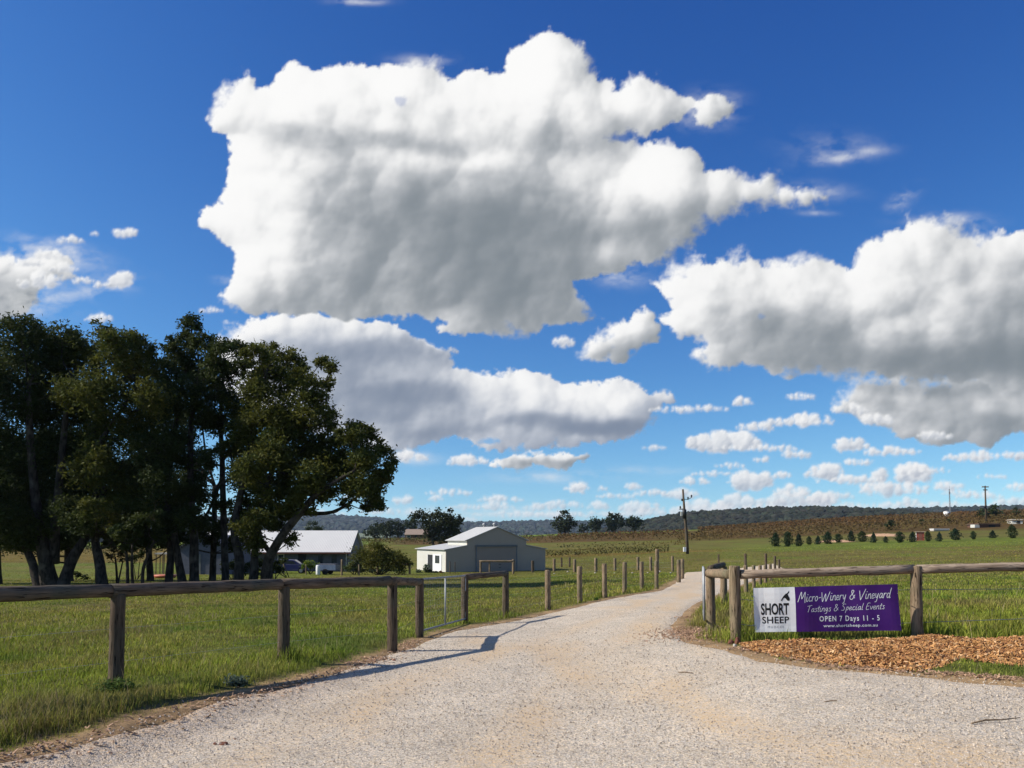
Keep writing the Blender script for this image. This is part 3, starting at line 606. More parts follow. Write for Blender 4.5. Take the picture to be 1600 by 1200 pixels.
# ------------------------------------------------------------------ posts, rails and fences
def grd(x, y): return Vector((x, y, H(x, y)))
_seed = [0]
def post(parent, base, h, r=.085, mat='wood', lean=(0, 0), name='post', square=False):
    _seed[0] += 1; b = MB(); s = _seed[0]; rg = random.Random(s)
    b0 = Vector(base) - Vector((0, 0, .12)); top = Vector(base) + Vector((lean[0] + rg.uniform(-.012, .012), lean[1], h))
    n = 7; pts = [b0.lerp(top, k / n) + Vector((rg.uniform(-1, 1), rg.uniform(-1, 1), 0)) * .004 for k in range(n)] + [top - Vector((0, 0, .02)), top]
    rad = [r * (1 + rg.uniform(-.04, .04)) for _ in range(n)] + [r * .98, r * .86]
    b.tube(pts, rad, 14, .05, s); return b.build(name, M[mat], parent, smooth=True)
def rail(parent, a, c, r=.07, mat='wood_rail', sag=0.0, name='rail'):
    _seed[0] += 1; s = _seed[0]; a = Vector(a); c = Vector(c); Ld = (c - a).length; b = MB(); n = 9; rg = random.Random(s)
    pts = [Vector((Ld * (k / n - .5), rg.uniform(-1, 1) * .006, -sag * (1 - (2 * k / n - 1) ** 2) + rg.uniform(-1, 1) * .006)) for k in range(n + 1)]
    b.tube(pts, [r * (1 + rg.uniform(-.05, .05)) for _ in pts], 14, .05, s)
    o = b.build(name, M[mat], parent, smooth=True)
    o.location = (a + c) / 2 - (parent.location if parent else Vector()); o.rotation_mode = 'QUATERNION'; o.rotation_quaternion = Vector((1, 0, 0)).rotation_difference((c - a).normalized()); return o
def wire(parent, pts, r=.002, name='wire', mat='galv'):
    b = MB(); b.tube(pts, r, 5); return b.build(name, M[mat], parent, smooth=True)

FH = 1.19
PL = [grd(-6.35, 7.55)] + [ground_at(u, v) for u, v in [(180, 1080), (443, 1040), (613, 1018), (655, 996)]]
f = empty("rail_fence"); tag(f, "weathered timber post and rail fence on the grass along the left edge of the driveway", "fence")
RD = 'rail_dark'
for p in PL: post(f, p, FH - (.02 if p is not PL[-1] else 0), .088, 'wood_dark')
for a, b in zip(PL[:-1], PL[1:]):
    d = (b - a).normalized(); off = Vector((-d.y, d.x, 0)) * 0.0
    rail(f, a + Vector((0, 0, FH + .02)) - d * .1, b + Vector((0, 0, FH + .02)) - d * .1 if b is not PL[-1] else b + Vector((0, 0, FH - .07)) , .083 if b is not PL[-1] else .075, RD)
for hz in (.35, .75):
    wire(f, [p + Vector((0, 0, hz)) for p in PL], .0016)

P5, P6 = ground_at(726, 974), ground_at(790, 965)
# galvanised gate with mesh
g = empty("metal_gate"); tag(g, "galvanised mesh gate closed between two timber posts beside the driveway", "gate")
ga, gb = PL[-1] + (P5 - PL[-1]).normalized() * .14 + Vector((0, -.02, 0)), P5 + (P5 - PL[-1]).normalized() * .1 + Vector((0, -.16, 0))
b = MB(); zt, zb = 1.17, .12
c = [ga + Vector((0, 0, zb)), gb + Vector((0, 0, zb)), gb + Vector((0, 0, zt)), ga + Vector((0, 0, zt))]
for i in range(4): b.tube([c[i], c[(i + 1) % 4]], .021, 8)
gm = ga.lerp(gb, .5); b.tube([gm + Vector((0, 0, zb)), gm + Vector((0, 0, zt))], .019, 8); b.build("frame", M['galv'], g, True)
b = MB()
for k in range(1, 22): q = ga.lerp(gb, k / 22); b.tube([q + Vector((0, 0, zb)), q + Vector((0, 0, zt))], .0016, 4, caps=False)
for k in range(1, 9): hz = zb + (zt - zb) * (k / 9); b.tube([ga + Vector((0, 0, hz)), gb + Vector((0, 0, hz))], .0016, 4, caps=False)
b.build("mesh_panel", M['galv'], g)

# posts running on beside the drive
f = empty("post_fence"); tag(f, "row of free standing timber posts with wire curving away along the left of the driveway", "fence")
row = [P5, P6] + [ground_at(u, v) for u, v in [(856, 953), (906, 942), (945, 934), (976, 927), (1003, 922.5), (1026, 920), (1061, 910), (1066.5, 904)]]
for i, p in enumerate(row): post(f, p, FH if i < 2 else 1.22, .088 if i < 8 else .11, 'wood_dark' if i < 2 else 'wood')
d = (P6 - P5).normalized(); rail(f, P5 + Vector((0, 0, FH - .06)), P6 + Vector((0, 0, FH)) + d * .06, .075, RD)
for hz in (.25, .6, 1.0): wire(f, [p + Vector((0, 0, hz)) for p in row[1:]], .0022)

# right-hand fence
R1, R2 = ground_at(1150, 1003), ground_at(1433, 995); dR = (R2 - R1); R3 = grd(R1.x + 2 * dR.x, R1.y + 2 * dR.y); R4 = grd(R1.x + 3 * dR.x, R1.y + 3 * dR.y)
R0, RB = ground_at(1111, 985), ground_at(1131, 946)
f = empty("rail_fence"); tag(f, "round timber post and rail fence behind the wood chips, carrying the purple banner", "fence")
HR = [(R1, 885), (R2, 884), (R0, 891), (RB, 884)]
def hgt(p, v): return at(0, v, p.y).z - p.z
hR1 = hgt(R1, 884); hR2 = hgt(R2, 884); h0 = hgt(R0, 891); hB = hgt(RB, 884)
post(f, R1, hR1, .093, 'wood', name='post'); post(f, R2, hR2, .095, 'wood'); post(f, R3, hR2, .09, 'wood'); post(f, R4, hR2, .09, 'wood')
post(f, R0, h0 - .02, .088, 'wood'); post(f, RB, hB - .02, .10, 'wood')
ra = at(1157, 897.5, R1.y); rb = Vector((R2.x, R2.y, at(0, 889.5, R2.y).z)); slope = (rb.z - ra.z) / (rb.x - ra.x)
rail(f, ra, Vector((R2.x, R2.y, rb.z)) - Vector((.02, 0, 0)), .076); r3 = Vector((R3.x, R3.y, rb.z + .08)); rail(f, rb + Vector((.02, 0, .005)), r3, .074); rail(f, r3, Vector((R4.x, R4.y, r3.z)), .074)
rail(f, Vector((R0.x - .05, R0.y, R0.z + h0 - .05)), Vector((R1.x - .07, R1.y + .05, at(0, 898, R1.y).z)), .08, 'wood')
rail(f, Vector((R0.x, R0.y - .02, R0.z + h0 + .03)), Vector((RB.x, RB.y, RB.z + hB + .03)), .075, 'wood_dark')
for v0, v1 in ((938.5, 922), (978, 974)):
    wire(f, [Vector((R1.x, R1.y + .1, at(0, v0 - 3, R1.y).z)), at(1178, v0, R1.y), at(1405, v1, R2.y), Vector((R2.x, R2.y + .1, at(0, v1, R2.y).z)), Vector((R3.x, R3.y, R3.z + (.75 if v0 < 950 else .3)))], .0055)

# gate folded back against the end post
g = empty("metal_gate"); tag(g, "galvanised gate swung open and seen edge on beside the corner post", "gate")
a0 = Vector((R0.x - .16, R0.y - .15, 0)); dirg = (Vector((a0.x, a0.y, 0)) / a0.y) * 3.0
b = MB(); z0, z1 = R0.z + .22, at(0, 888, a0.y).z
q0 = a0; q1 = a0 + Vector((dirg.x - .02, dirg.y, 0))
pts = [Vector((q0.x, q0.y, z0)), Vector((q1.x, q1.y, z0 - .08)), Vector((q1.x, q1.y, z1 - .08)), Vector((q0.x, q0.y, z1))]
for i in range(4): b.tube([pts[i], pts[(i + 1) % 4]], .021, 8)
for k in (.25, .5, .75): q = q0.lerp(q1, k); b.tube([Vector((q.x, q.y, z0 - .08 * k)), Vector((q.x, q.y, z1 - .08 * k))], .012, 6)
b.build("frame", M['galv'], g, True)
b = MB()
for k in range(1, 10): zz = z0 + (z1 - z0) * k / 10; b.tube([Vector((q0.x, q0.y, zz)), Vector((q1.x, q1.y, zz - .08))], .0018, 4)
b.build("mesh_panel", M['galv'], g)

def run(name, label, spec, mat='wood', wires=(.4, .9), brace=None, tall=None):
    f = empty(name); tag(f, label, "fence"); ps = []
    for (u, v, vt, wpx) in spec:
        p = ground_at(u, v); 
        if p is None: p = grd(*at(u, v, 90)[:2])
        ps.append(p); post(f, p, max(.6, hgt(p, vt)), wpx / 2 / F * p.y, mat)
    for hz in wires: wire(f, [p + Vector((0, 0, hz)) for p in ps], .003)
    return f, ps
run("post_fence", "line of stout timber posts receding along the right edge of the driveway bend", [(1166, 927, 883, 6.5), (1178, 921, 883, 5.5), (1188, 915, 883, 5.5), (1196, 911, 883, 5), (1204, 907, 881, 5)])
run("post_fence", "tall dark posts of the fence beyond the driveway, right of the power pole", [(1123, 892, 866, 3), (1165, 893, 865, 4), (1197, 892, 865, 4), (1211, 891, 869, 4), (1217.5, 890, 874, 3.5)], 'wood_dark')
fb, ps = run("post_fence", "line of short grey posts across the paddock between the steel shed and the driveway", [(802, 894, 874, 4), (833, 893, 876, 4), (866, 893, 873, 4.5), (898, 894, 874, 5), (931, 893.5, 872, 5), (961, 892, 872, 4.5), (997, 891, 870, 4.5), (1017, 892, 870, 4.5), (1051, 893, 869, 4)])
b = MB(); p = ps[5]; b.tube([p + Vector((.2, 0, .55)), at(979, 866, p.y)], .03, 6); b.build("brace", M['wood'], fb)
run("post_fence", "distant pair of brown posts behind the grey posts right of the shed", [(877.5, 886, 871, 3), (890, 886, 871, 3)], 'wood_dark', wires=())
t = empty("timber_post"); tag(t, "single tall brown timber post standing near the far end of the driveway", "post"); p = ground_at(1027, 897); post(t, p, hgt(p, 858), 2.9 / F * p.y, 'wood')
run("yard_fence", "thin timber posts and wire fencing the yard in front of the long house", [(443, 898, 880, 2), (478, 898, 882, 2), (534, 899, 874, 3.2), (561, 899, 882, 2.5)], 'wood', (.5, 1.0))
run("post_fence", "thin dark posts standing against the front wall of the steel shed", [(703, 896, 877, 1.6), (711, 896, 878, 1.4), (832, 894.5, 876, 3.5)], 'wood_dark', ())
def frame_h(label, u0, u1, v, vt, extra=None, mat='wood'):
    t = empty("hitching_rail"); tag(t, label, "rail"); a, b_ = ground_at(u0, v), ground_at(u1, v); h = hgt(a, vt)
    post(t, a, h, .12, mat); post(t, b_, h, .12, mat)
    if extra: post(t, ground_at(extra, v), h, .09, mat)
    rail(t, a + Vector((-.15, 0, h)), b_ + Vector((.15, 0, h)), .11, mat)
frame_h("timber rail frame with three posts standing before the shed roller door", 751, 802, 896.5, 877, 765)
frame_h("timber rail frame with two posts standing below the round autumn bush", 590, 640, 897, 882)

# ------------------------------------------------------------------ banner
def ribbon(b, pts, w, off, tf):
    n = len(pts)
    for i in range(n - 1):
        (x0, y0), (x1, y1) = pts[i], pts[i + 1]; dx, dy = x1 - x0, y1 - y0; l = math.hypot(dx, dy) or 1e-6; nx, ny = -dy / l * w / 2, dx / l * w / 2; ex, ey = dx / l * w * .35, dy / l * w * .35
        b.add([tf(x0 - ex + nx, y0 - ey + ny, off), tf(x0 - ex - nx, y0 - ey - ny, off), tf(x1 + ex - nx, y1 + ey - ny, off), tf(x1 + ex + nx, y1 + ey + ny, off)], [(0, 1, 2, 3)]); off += 0.00002
GL = {  # brush script strokes on a grid: baseline 0, x-height 5, cap 10
 'M': (9, [[(0,0),(2,9),(3,9.5),(4,3),(7,10),(7.4,5),(8.2,-1)]]), 'i': (3, [[(1,5),(.8,1),(1.6,0),(2.6,1)], [(1.5,7),(1.8,7.4)]]), 'c': (4, [[(3.4,4.6),(1.6,4.8),(.6,2.4),(1.3,.3),(3.6,.8)]]),
 'r': (3.6, [[(.4,0),(.9,5)], [(.8,3),(2,4.9),(3.4,4.6)]]), 'o': (4.4, [[(2,5),(.5,2.6),(1.6,.1),(3.4,1.8),(3,4.5),(2,5)]]), '-': (3.5, [[(.6,3.2),(2.8,3.6)]]),
 'W': (10, [[(0,8.5),(1.4,0),(2.2,0),(4.6,7),(5.4,.2),(6.2,.2),(9.4,9)]]), 'n': (4.4, [[(.4,0),(.8,4.8)], [(.6,2.8),(2.2,5),(3.2,4.4),(3.4,.4),(4.2,.4)]]), 'e': (4, [[(.7,2.4),(3.1,3),(2.6,4.8),(1.2,4.6),(.5,2),(1.4,.1),(3.7,1)]]),
 'y': (4.6, [[(.6,5),(1.1,1.4),(2.2,1),(3.6,5)], [(3.6,5),(2.4,-2.6),(.6,-3.6)]]), '&': (7, [[(6,1.2),(2,7),(2.4,9.4),(4.2,8.6),(3.2,6),(.8,3),(1.2,.4),(3.6,.2),(5.8,4.4)]]), 'V': (7, [[(0,8.5),(2,.2),(2.8,.2),(6.6,10)]]),
 'a': (4.6, [[(3.4,4.4),(1.8,5),(.5,2.4),(1.4,.1),(3.1,2),(3.5,4.8),(3.5,.6),(4.4,.5)]]), 'd': (4.8, [[(3.2,4.2),(1.6,4.8),(.5,2.2),(1.5,.1),(3.2,2),(4.4,10)], [(4,8),(3.5,.4),(4.5,.4)]]),
 'T': (6, [[(0,8.6),(6,9.6)], [(3.2,9),(2.2,0)]]), 's': (3.6, [[(3,4.8),(1.2,4.6),(2.8,1.6),(2,0),(.4,.6)]]), 't': (3, [[(1.9,8),(1.2,.6),(2.4,.2)], [(.2,5.2),(3,5.8)]]), 'g': (4.4, [[(3.4,4.6),(1.6,4.8),(.7,2.4),(2,1),(3.4,4)], [(3.4,4.6),(2.6,-2.6),(.6,-3)]]),
 'S': (6, [[(5.4,9),(2.6,9.4),(1.6,6.6),(4.2,4),(3.2,.4),(.4,.6)]]), 'p': (4.4, [[(1.4,5),(.2,-3.4)], [(1.2,3.6),(2.8,5),(3.6,3),(2.2,.6),(.9,1)]]), 'l': (2.4, [[(1.8,9.4),(.8,1),(2,.4)]]), 'E': (5.4, [[(4.8,9.2),(1.6,8.8),(.6,.4),(4.2,.6)], [(1.2,4.8),(3.8,5.2)]]), 'v': (4, [[(.4,4.8),(1.6,.2),(3.6,5)]]), ' ': (3.4, [])}
def smooth_pts(P, k=3):
    if len(P) < 3: return P
    out = []
    for i in range(len(P) - 1):
        p0, p1, p2, p3 = P[max(i - 1, 0)], P[i], P[i + 1], P[min(i + 2, len(P) - 1)]
        for j in range(k):
            t = j / k; out.append(tuple(.5 * (2 * p1[c] + (p2[c] - p0[c]) * t + (2 * p0[c] - 5 * p1[c] + 4 * p2[c] - p3[c]) * t * t + (3 * p1[c] - p0[c] - 3 * p2[c] + p3[c]) * t ** 3) for c in (0, 1)))
    return out + [P[-1]]
def build_sign():
    y0 = R1.y - .06; y1 = y0 - .30; TL, TR = at(1177, 919, y0), at(1402, 912.5, y1); BL, BR = at(1180, 988, y0), at(1407.5, 985, y1)
    def tf(s, t, off):                                   # s, t in 0..1 over the whole banner
        p = TL.lerp(TR, s).lerp(BL.lerp(BR, s), 1 - t); p = p + Vector((0, .014 * sin(s * 11 + t * 1.5) + .010 * sin(t * 5 + s * 5) + .006 * sin(s * 31) - off, 0)); return tuple(p)
    W_, H_ = (TR - TL).length, (TL - BL).length; sp = (1244 - 1178.5) / (1405 - 1178.5)
    o = empty("banner_sign"); tag(o, "white and purple winery banner tied to the wires under the right rail", "sign")
    def panel(name, s0, s1, mat, n):
        b = MB(); S = np.linspace(s0, s1, n); Tt = np.linspace(0, 1, 9); V = [tf(s, t, 0) for t in Tt for s in S] + [tf(s, t, -.006) for t in Tt for s in S]; k = len(S) * len(Tt)
        Q = [(r * n + c, r * n + c + 1, (r + 1) * n + c + 1, (r + 1) * n + c) for r in range(8) for c in range(n - 1)]; Q2 = [tuple(k + i for i in reversed(q)) for q in Q]
        edge = [(c, c + 1) for c in range(n - 1)] + [(r * n + n - 1, (r + 1) * n + n - 1) for r in range(8)] + [(8 * n + c + 1, 8 * n + c) for c in range(n - 1, -1, -1) if c < n - 1] + [((r + 1) * n, r * n) for r in range(8)]
        b.add(V, Q + Q2 + [(a, k + a, k + c, c) for a, c in edge]); return b.build(name, mat, o, False)
    panel("white_panel", 0, sp, mat_noise("banner_white", (.98, .97, .94), (.86, .83, .78), 2.5, 6, .5, lo=.5, hi=.75), 9)
    panel("purple_panel", sp, 1, mat_noise("banner_purple", (.062, .010, .155), (.085, .022, .17), 2.5, 6, .45, lo=.5, hi=.8), 26)
    mw = mat_noise("white_print", (.85, .85, .85), (.9, .9, .9), 3, 2, .5); mk = M['black']; mg = mat_noise("grey_print", (.25, .25, .25), (.3, .3, .3), 3, 2, .5)
    def script(txt, s0, s1, base, xh, slope, wd, name):
        wd *= .82; b = MB(); adv = sum(GL[c][0] for c in txt); x = 0
        for ch in txt:
            for st in GL[ch][1]:
                P = [((x + px + py * .22), py) for px, py in smooth_pts(st)]
                P = [((s0 + (s1 - s0) * p / adv) * W_, (base + xh * q / 5 + slope * p / adv) * H_) for p, q in P]
                ribbon(b, P, wd, .002, lambda a, c, off: tf(a / W_, c / H_, off))
            x += GL[ch][0]
        b.build(name, mw, o)
    script("Micro-Winery & Vineyard", .305, .945, .665, .105, .045, .0115, "lettering")
    script("Tastings & Special Events", .36, .90, .435, .075, .035, .0085, "lettering")
    def text(txt, s0, s1, t0, hh, mat, bold=0.0, spc=1.0):
        cu = bpy.data.curves.new("txt", 'FONT'); cu.body = txt; cu.size = 1; cu.space_character = spc; cu.offset = bold; cu.resolution_u = 3
        to = bpy.data.objects.new("txt", cu); COL.objects.link(to); bpy.context.view_layer.update()
        me = bpy.data.meshes.new_from_object(to.evaluated_get(bpy.context.evaluated_depsgraph_get())); bpy.data.objects.remove(to)
        co = np.array([v.co[:] for v in me.vertices]); mn, mx = co.min(0), co.max(0)
        cap = mx[1] if not any(c in txt for c in "yp") else mx[1]
        for v in me.vertices:
            s = s0 + (s1 - s0) * (v.co.x - mn[0]) / (mx[0] - mn[0]); t = t0 + hh * v.co.y / cap; v.co = tf(s, t, .002)
        me.materials.append(mat); q = bpy.data.objects.new("lettering", me); COL.objects.link(q); q.parent = o
    text("SHORT", .050, .243, .395, .255, mk, .028); text("SHEEP", .055, .243, .195, .15, mk, .018, 1.05)
    text("MUDGEE", .092, .205, .085, .05, mg, 0, 1.4)
    text("OPEN 7 Days 11 - 5", .45, .862, .225, .115, mw, .018, 1.25); text("www.shortsheep.com.au", .475, .845, .095, .062, mw, .02, 1.1)
    # dark sheep head emblem
    E = [(.195,.70),(.203,.745),(.215,.80),(.228,.845),(.243,.87),(.253,.905),(.258,.925),(.256,.875),(.246,.845),(.250,.81),(.258,.76),(.259,.72),(.252,.695),(.243,.70),(.234,.735),(.226,.765),(.216,.755),(.208,.72),(.202,.695)]
    from mathutils.geometry import tessellate_polygon
    b = MB(); b.add([tf(s - .008, t, .002) for s, t in E], (), [tuple(t) for t in tessellate_polygon([[Vector((p, q, 0)) for p, q in E]])]); b.build("emblem", mk, o)
    for s, t in ((.004, .8), (.004, .15), (.996, .8), (.996, .12)):
        b = MB(); p = Vector(tf(s, t, .003)); b.tube([p + Vector((0, .14, 0)), p, p + Vector((0, -.004, 0))], .006, 6); b.build("tie", M['galv'], o)
build_sign()
# ------------------------------------------------------------------ buildings
def build_shed():
    th = R(27); ex = Vector((cos(th), sin(th), 0)); ey = Vector((-sin(th), cos(th), 0)); C0 = Vector(((697 - CU) / F * 95, 95, -2.78))
    lo, hi = 5, 30
    for _ in range(40):
        m = (lo + hi) / 2; p = C0 + ex * m
        if CU + F * p.x / p.y < 852: lo = m
        else: hi = m
    W = lo; lo, hi = 1, 30
    for _ in range(40):
        m = (lo + hi) / 2; p = C0 + ey * m
        if CU + F * p.x / p.y > 652: lo = m
        else: hi = m
    Ld = lo
    def sx(u):
        a, b = 0, W
        for _ in range(40):
            m = (a + b) / 2; p = C0 + ex * m
            if CU + F * p.x / p.y < u: a = m
            else: b = m
        return a
    x1, x2 = sx(730), sx(822); xm = sx(777); he, hl, hr, ha = 2.85, 3.3, 3.95, 5.45; hm = he + (hl - he) / x1 * xm * .85
    o = empty("steel_shed", C0, th); tag(o, "pale steel farm shed with raised centre roof and closed roller door facing the paddock", "shed")
    f = lambda p, q, t: (p, t, q)
    # walls: a body with the raised nave in front, plainer behind
    b = MB(); b.prism([(0, -.4), (W, -.4), (W, he), (x2, hl), (x2, hr), (xm, ha), (x1, hr), (x1, hl), (0, he)], 0, .12, f); b.build("front_wall", M['clad_shade'], o)
    b = MB(); b.box((.06, Ld / 2 + .06, he / 2 - .2), (.12, Ld - .12, he + .4)); b.build("side_wall", M['clad_cream'], o)
    b = MB(); b.box((W - .06, Ld / 2 + .06, he / 2 - .2), (.12, Ld - .12, he + .4)); b.build("side_wall", M['clad_shade'], o)
    b = MB(); b.prism([(0.12, -.4), (W - .12, -.4), (W - .12, he), (xm, hm), (0.12, he)], Ld - .12, Ld, f); b.build("rear_wall", M['clad_shade'], o)
    Lr = Ld * .62
    b = MB(); b.prism([(x1, hl - .5), (x1 + .1, hl - .5), (x1 + .1, hr), (x1, hr)], .12, Lr, f); b.build("upper_wall", M['cream'], o)
    b = MB(); b.prism([(x2 - .1, hl - .5), (x2, hl - .5), (x2, hr), (x2 - .1, hr)], .12, Lr, f); b.build("upper_wall", M['clad_shade'], o)
    b = MB(); b.prism([(x1 + .1, hl - .5), (x2 - .1, hl - .5), (x2 - .1, hr), (xm, ha), (x1 + .1, hr)], Lr - .1, Lr, f); b.build("upper_wall", M['clad_shade'], o)
    def slab(name, p0, p1, y0, y1, mat, tk=.07):
        (a, b_), (c, d) = p0, p1; l = math.hypot(c - a, d - b_); nx, nz = -(d - b_) / l * tk, (c - a) / l * tk
        m = MB(); m.prism([(a, b_ + .01), (c, d + .01), (c + nx, d + nz + .01), (a + nx, b_ + nz + .01)], y0, y1, f); return m.build(name, M[mat], o)
    s = (hl - he) / x1
    slab("roof", (-.25, he - .25 * s), (x1 - .01, hl), -.12, Lr, 'roof_shed'); slab("roof", (x2 + .01, hl), (W + .25, he - .25 * s), -.12, Lr, 'roof_shed')
    slab("roof", (-.25, he - .25 * s), (xm, hm), Lr + .01, Ld + .15, 'roof_shed'); slab("roof", (xm, hm), (W + .25, he - .25 * s), Lr + .01, Ld + .15, 'roof_shed')
    sr = (ha - hr) / (xm - x1)
    r1 = slab("roof", (x1 - .3, hr - .3 * sr), (xm, ha), -.14, Lr + .12, 'roof_shed'); slab("roof", (xm, ha), (x2 + .3, hr - .3 * sr), -.14, Lr + .12, 'roof_shed')
    for yy in (Lr * .12, Lr * .62):
        b = MB(); b.tube([(xm, yy, ha), (xm, yy, ha + .22)], .16, 10); b.tube([(xm, yy, ha + .22), (xm, yy, ha + .34), (xm, yy, ha + .5), (xm, yy, ha + .56)], [.2, .27, .2, .05], 12); b.build("roof_vent", M['galv'], o, True)
    da, db = sx(745), sx(806)
    b = MB(); b.box(((da + db) / 2, -.05, 1.55), (db - da, .06, 3.2)); d = b.build("roller_door", M['slats'], o)
    b = MB(); b.box(((da + db) / 2, -.08, 3.26), (db - da + .3, .18, .22)); b.build("door_hood", M['door_grey'], o)
    for xx in (da - .08, db + .08): b = MB(); b.box((xx, -.06, 1.5), (.14, .1, 3.3)); b.build("door_jamb", M['grey_clad'], o)
    for zz in (.7, 1.1): b = MB(); b.box(((da + db) / 2 + .4, -.09, zz), (.3, .04, .05)); b.build("handle", M['black'], d)
    # side door on the sunny wall: dark doorway and a white door folded open
    ya, yb = Ld * .42, Ld * .60
    b = MB(); b.box((-.012, (ya + yb) / 2, 1.05), (.03, yb - ya, 2.3)); b.build("doorway", M['dark'], o)
    b = MB(); b.box((-.035, (Ld * .13 + ya) / 2, 1.08), (.06, ya - Ld * .13, 2.35)); wd = b.build("white_door", M['white'], o)
    b = MB(); b.box((-.075, (Ld * .13 + ya) / 2 - .1, 1.7), (.02, (ya - Ld * .13) * .5, .9)); b.build("pane", M['glass'], wd)
    b = MB(); b.box((-.02, yb + .06, 1.1), (.05, .12, 2.45)); b.build("door_frame", M['white'], o)
build_shed()

def gable(name, label, cat, O, th, W, Ld, he, ha, wall, roof, ov=.35, rmat_axis=None, ridge_x=True, gut=None):
    """ridge along local x when ridge_x, eaves at y=0 and y=Ld"""
    o = empty(name, O, th); tag(o, label, cat)
    if ridge_x:
        f = lambda p, q, t: (t, p, q); A, B = Ld, W
    else:
        f = lambda p, q, t: (p, t, q); A, B = W, Ld
    b = MB(); b.prism([(0, -.4), (A, -.4), (A, he), (A / 2, ha), (0, he)], 0, B, f); w_ = b.build("wall", M[wall], o)
    s = (ha - he) / (A / 2); tk = .08
    for (p0, z0, p1, z1) in ((-ov, he - ov * s, A / 2, ha), (A / 2, ha, A + ov, he - ov * s)):
        l = math.hypot(p1 - p0, z1 - z0); nx, nz = -(z1 - z0) / l * tk, (p1 - p0) / l * tk
        b = MB(); b.prism([(p0, z0 + .02), (p1, z1 + .02), (p1 + nx, z1 + nz + .02), (p0 + nx, z0 + nz + .02)], -.3, B + .3, f); b.build("roof", M[roof], o)
    if gut:
        b = MB(); b.prism([(-ov - .14, he - ov * s - .1), (-ov - .01, he - ov * s - .1), (-ov - .01, he - ov * s + .04), (-ov - .14, he - ov * s + .04)], -.3, B + .3, f); b.build("gutter", M[gut], o)
    return o
# long house: ridge runs across the view
O = at(306, 858, 95); x0, x1_ = O.x, at(549, 858, 95).x
house = gable("long_house", "long low house with a pale corrugated roof and blue grey walls behind the gum trees", "house", Vector((x0 + .3, 95, -2.55)), 0, x1_ - x0 - .6, 8.0, 2.55, 4.75, 'slate_wall', 'roof_zinc', .5, gut='gutter')
def hx(u): return (u - CU) / F * 95 - (x0 + .3)
for (ua, ub, za, zb, nm) in ((435, 445, .95, 2.15, 'window'), (467, 479, 0, 2.2, 'door'), (497, 506, 1.0, 2.1, 'window'), (395, 404, .95, 2.1, 'window'), (518, 528, .9, 2.1, 'window')):
    xa, xb = hx(ua), hx(ub)
    b = MB(); b.box(((xa + xb) / 2, -.02, (za + zb) / 2), (xb - xa, .06, zb - za)); fr = b.build(nm, M['white'] if nm == 'window' and ua < 450 else M['slate_wall'] if nm == 'window' else M['dark'], house)
    b = MB(); b.box(((xa + xb) / 2, -.06, (za + zb) / 2), ((xb - xa) * .8, .03, (zb - za) * .85)); b.build("pane", M['glass'] if nm == 'window' else M['dark'], fr)
b = MB(); b.tube([(hx(542), -.1, 0), (hx(542), -.1, 2.35)], .05, 6); b.build("downpipe", M['cream'], house)
# garage with its gable towards us
ga = at(281, 858, 82); gb = at(352, 858, 82)
garage = gable("garage", "dark grey gable fronted garage half hidden behind the gum tree trunks", "garage", Vector((ga.x, 82, -2.3)), 0, gb.x - ga.x, 8, 2.75, 3.95, 'slate_wall', 'slate_wall', .25, ridge_x=False)
b = MB(); b.box(((gb.x - ga.x) - .05, -.03, 1.2), (.1, .05, 2.4)); b.build("downpipe", M['brick'], garage)
b = MB(); b.box((1.6, -.03, 1.1), (1.0, .05, 2.1)); b.build("door", M['door_grey'], garage)
# small open shelter left of the garage
sp = ground_at(256, 897); o = empty("garden_shelter", sp); tag(o, "small open garden shelter on thin posts left of the dark garage", "shelter")
sw = 25 / F * sp.y; hh = hgt(sp, 866)
b = MB(); b.box((0, .8, hh + .06), (sw * 1.1, 2.0, .12)); b.build("roof", M['concrete'], o)
for xx in (-.5, -.25, 0, .5):
    for yy in (0, 1.6):
        if yy and xx == -.25: continue
        b = MB(); b.tube([(xx * sw, yy, -.2), (xx * sw, yy, hh)], .05, 6); b.build("leg", M['wood_dark'], o)
cp = ground_at(258, 903); o = empty("sandpit_shell", cp); tag(o, "orange plastic play shell lying on the grass beside the garden shelter", "play tub")
b = MB(); b.tube([(0, 0, 0), (0, 0, .18), (0, 0, .26), (0, 0, .2), (0, 0, .1)], [.75, .95, .9, .75, .6], 16); b.build("tub", M['orange'], o, True)

# distant brown brick house
O = at(633, 829, 420); gable_o = gable("brick_house", "distant brown brick house with a tan roof between the big round trees", "house", Vector((O.x, 420, H(O.x, 420) - .1)), 0, at(668, 829, 420).x - O.x, 9, 2.6, 5.0, 'brick', 'tin', .8)
b = MB(); b.box((1.8, -.04, 1.3), (2.0, .06, 1.2)); fr = b.build("window", M['cream'], gable_o); b = MB(); b.box((1.8, -.09, 1.3), (1.7, .03, 1.0)); b.build("pane", M['glass'], fr)
b = MB(); b.box((5.5, -.04, 1.05), (1.0, .06, 2.1)); b.build("door", M['dark'], gable_o)
O = at(716, 834, 420); g2 = gable("farm_shelter", "low distant farm shelter with a pale roof just left of the shed roof", "shelter", Vector((O.x, 420, H(O.x, 420) - .3)), 0, 5.5, 5, 1.9, 2.5, 'brick', 'concrete', .3)
b = MB(); b.box((2.5, -.04, .9), (2, .06, 1.6)); b.build("doorway", M['dark'], g2)
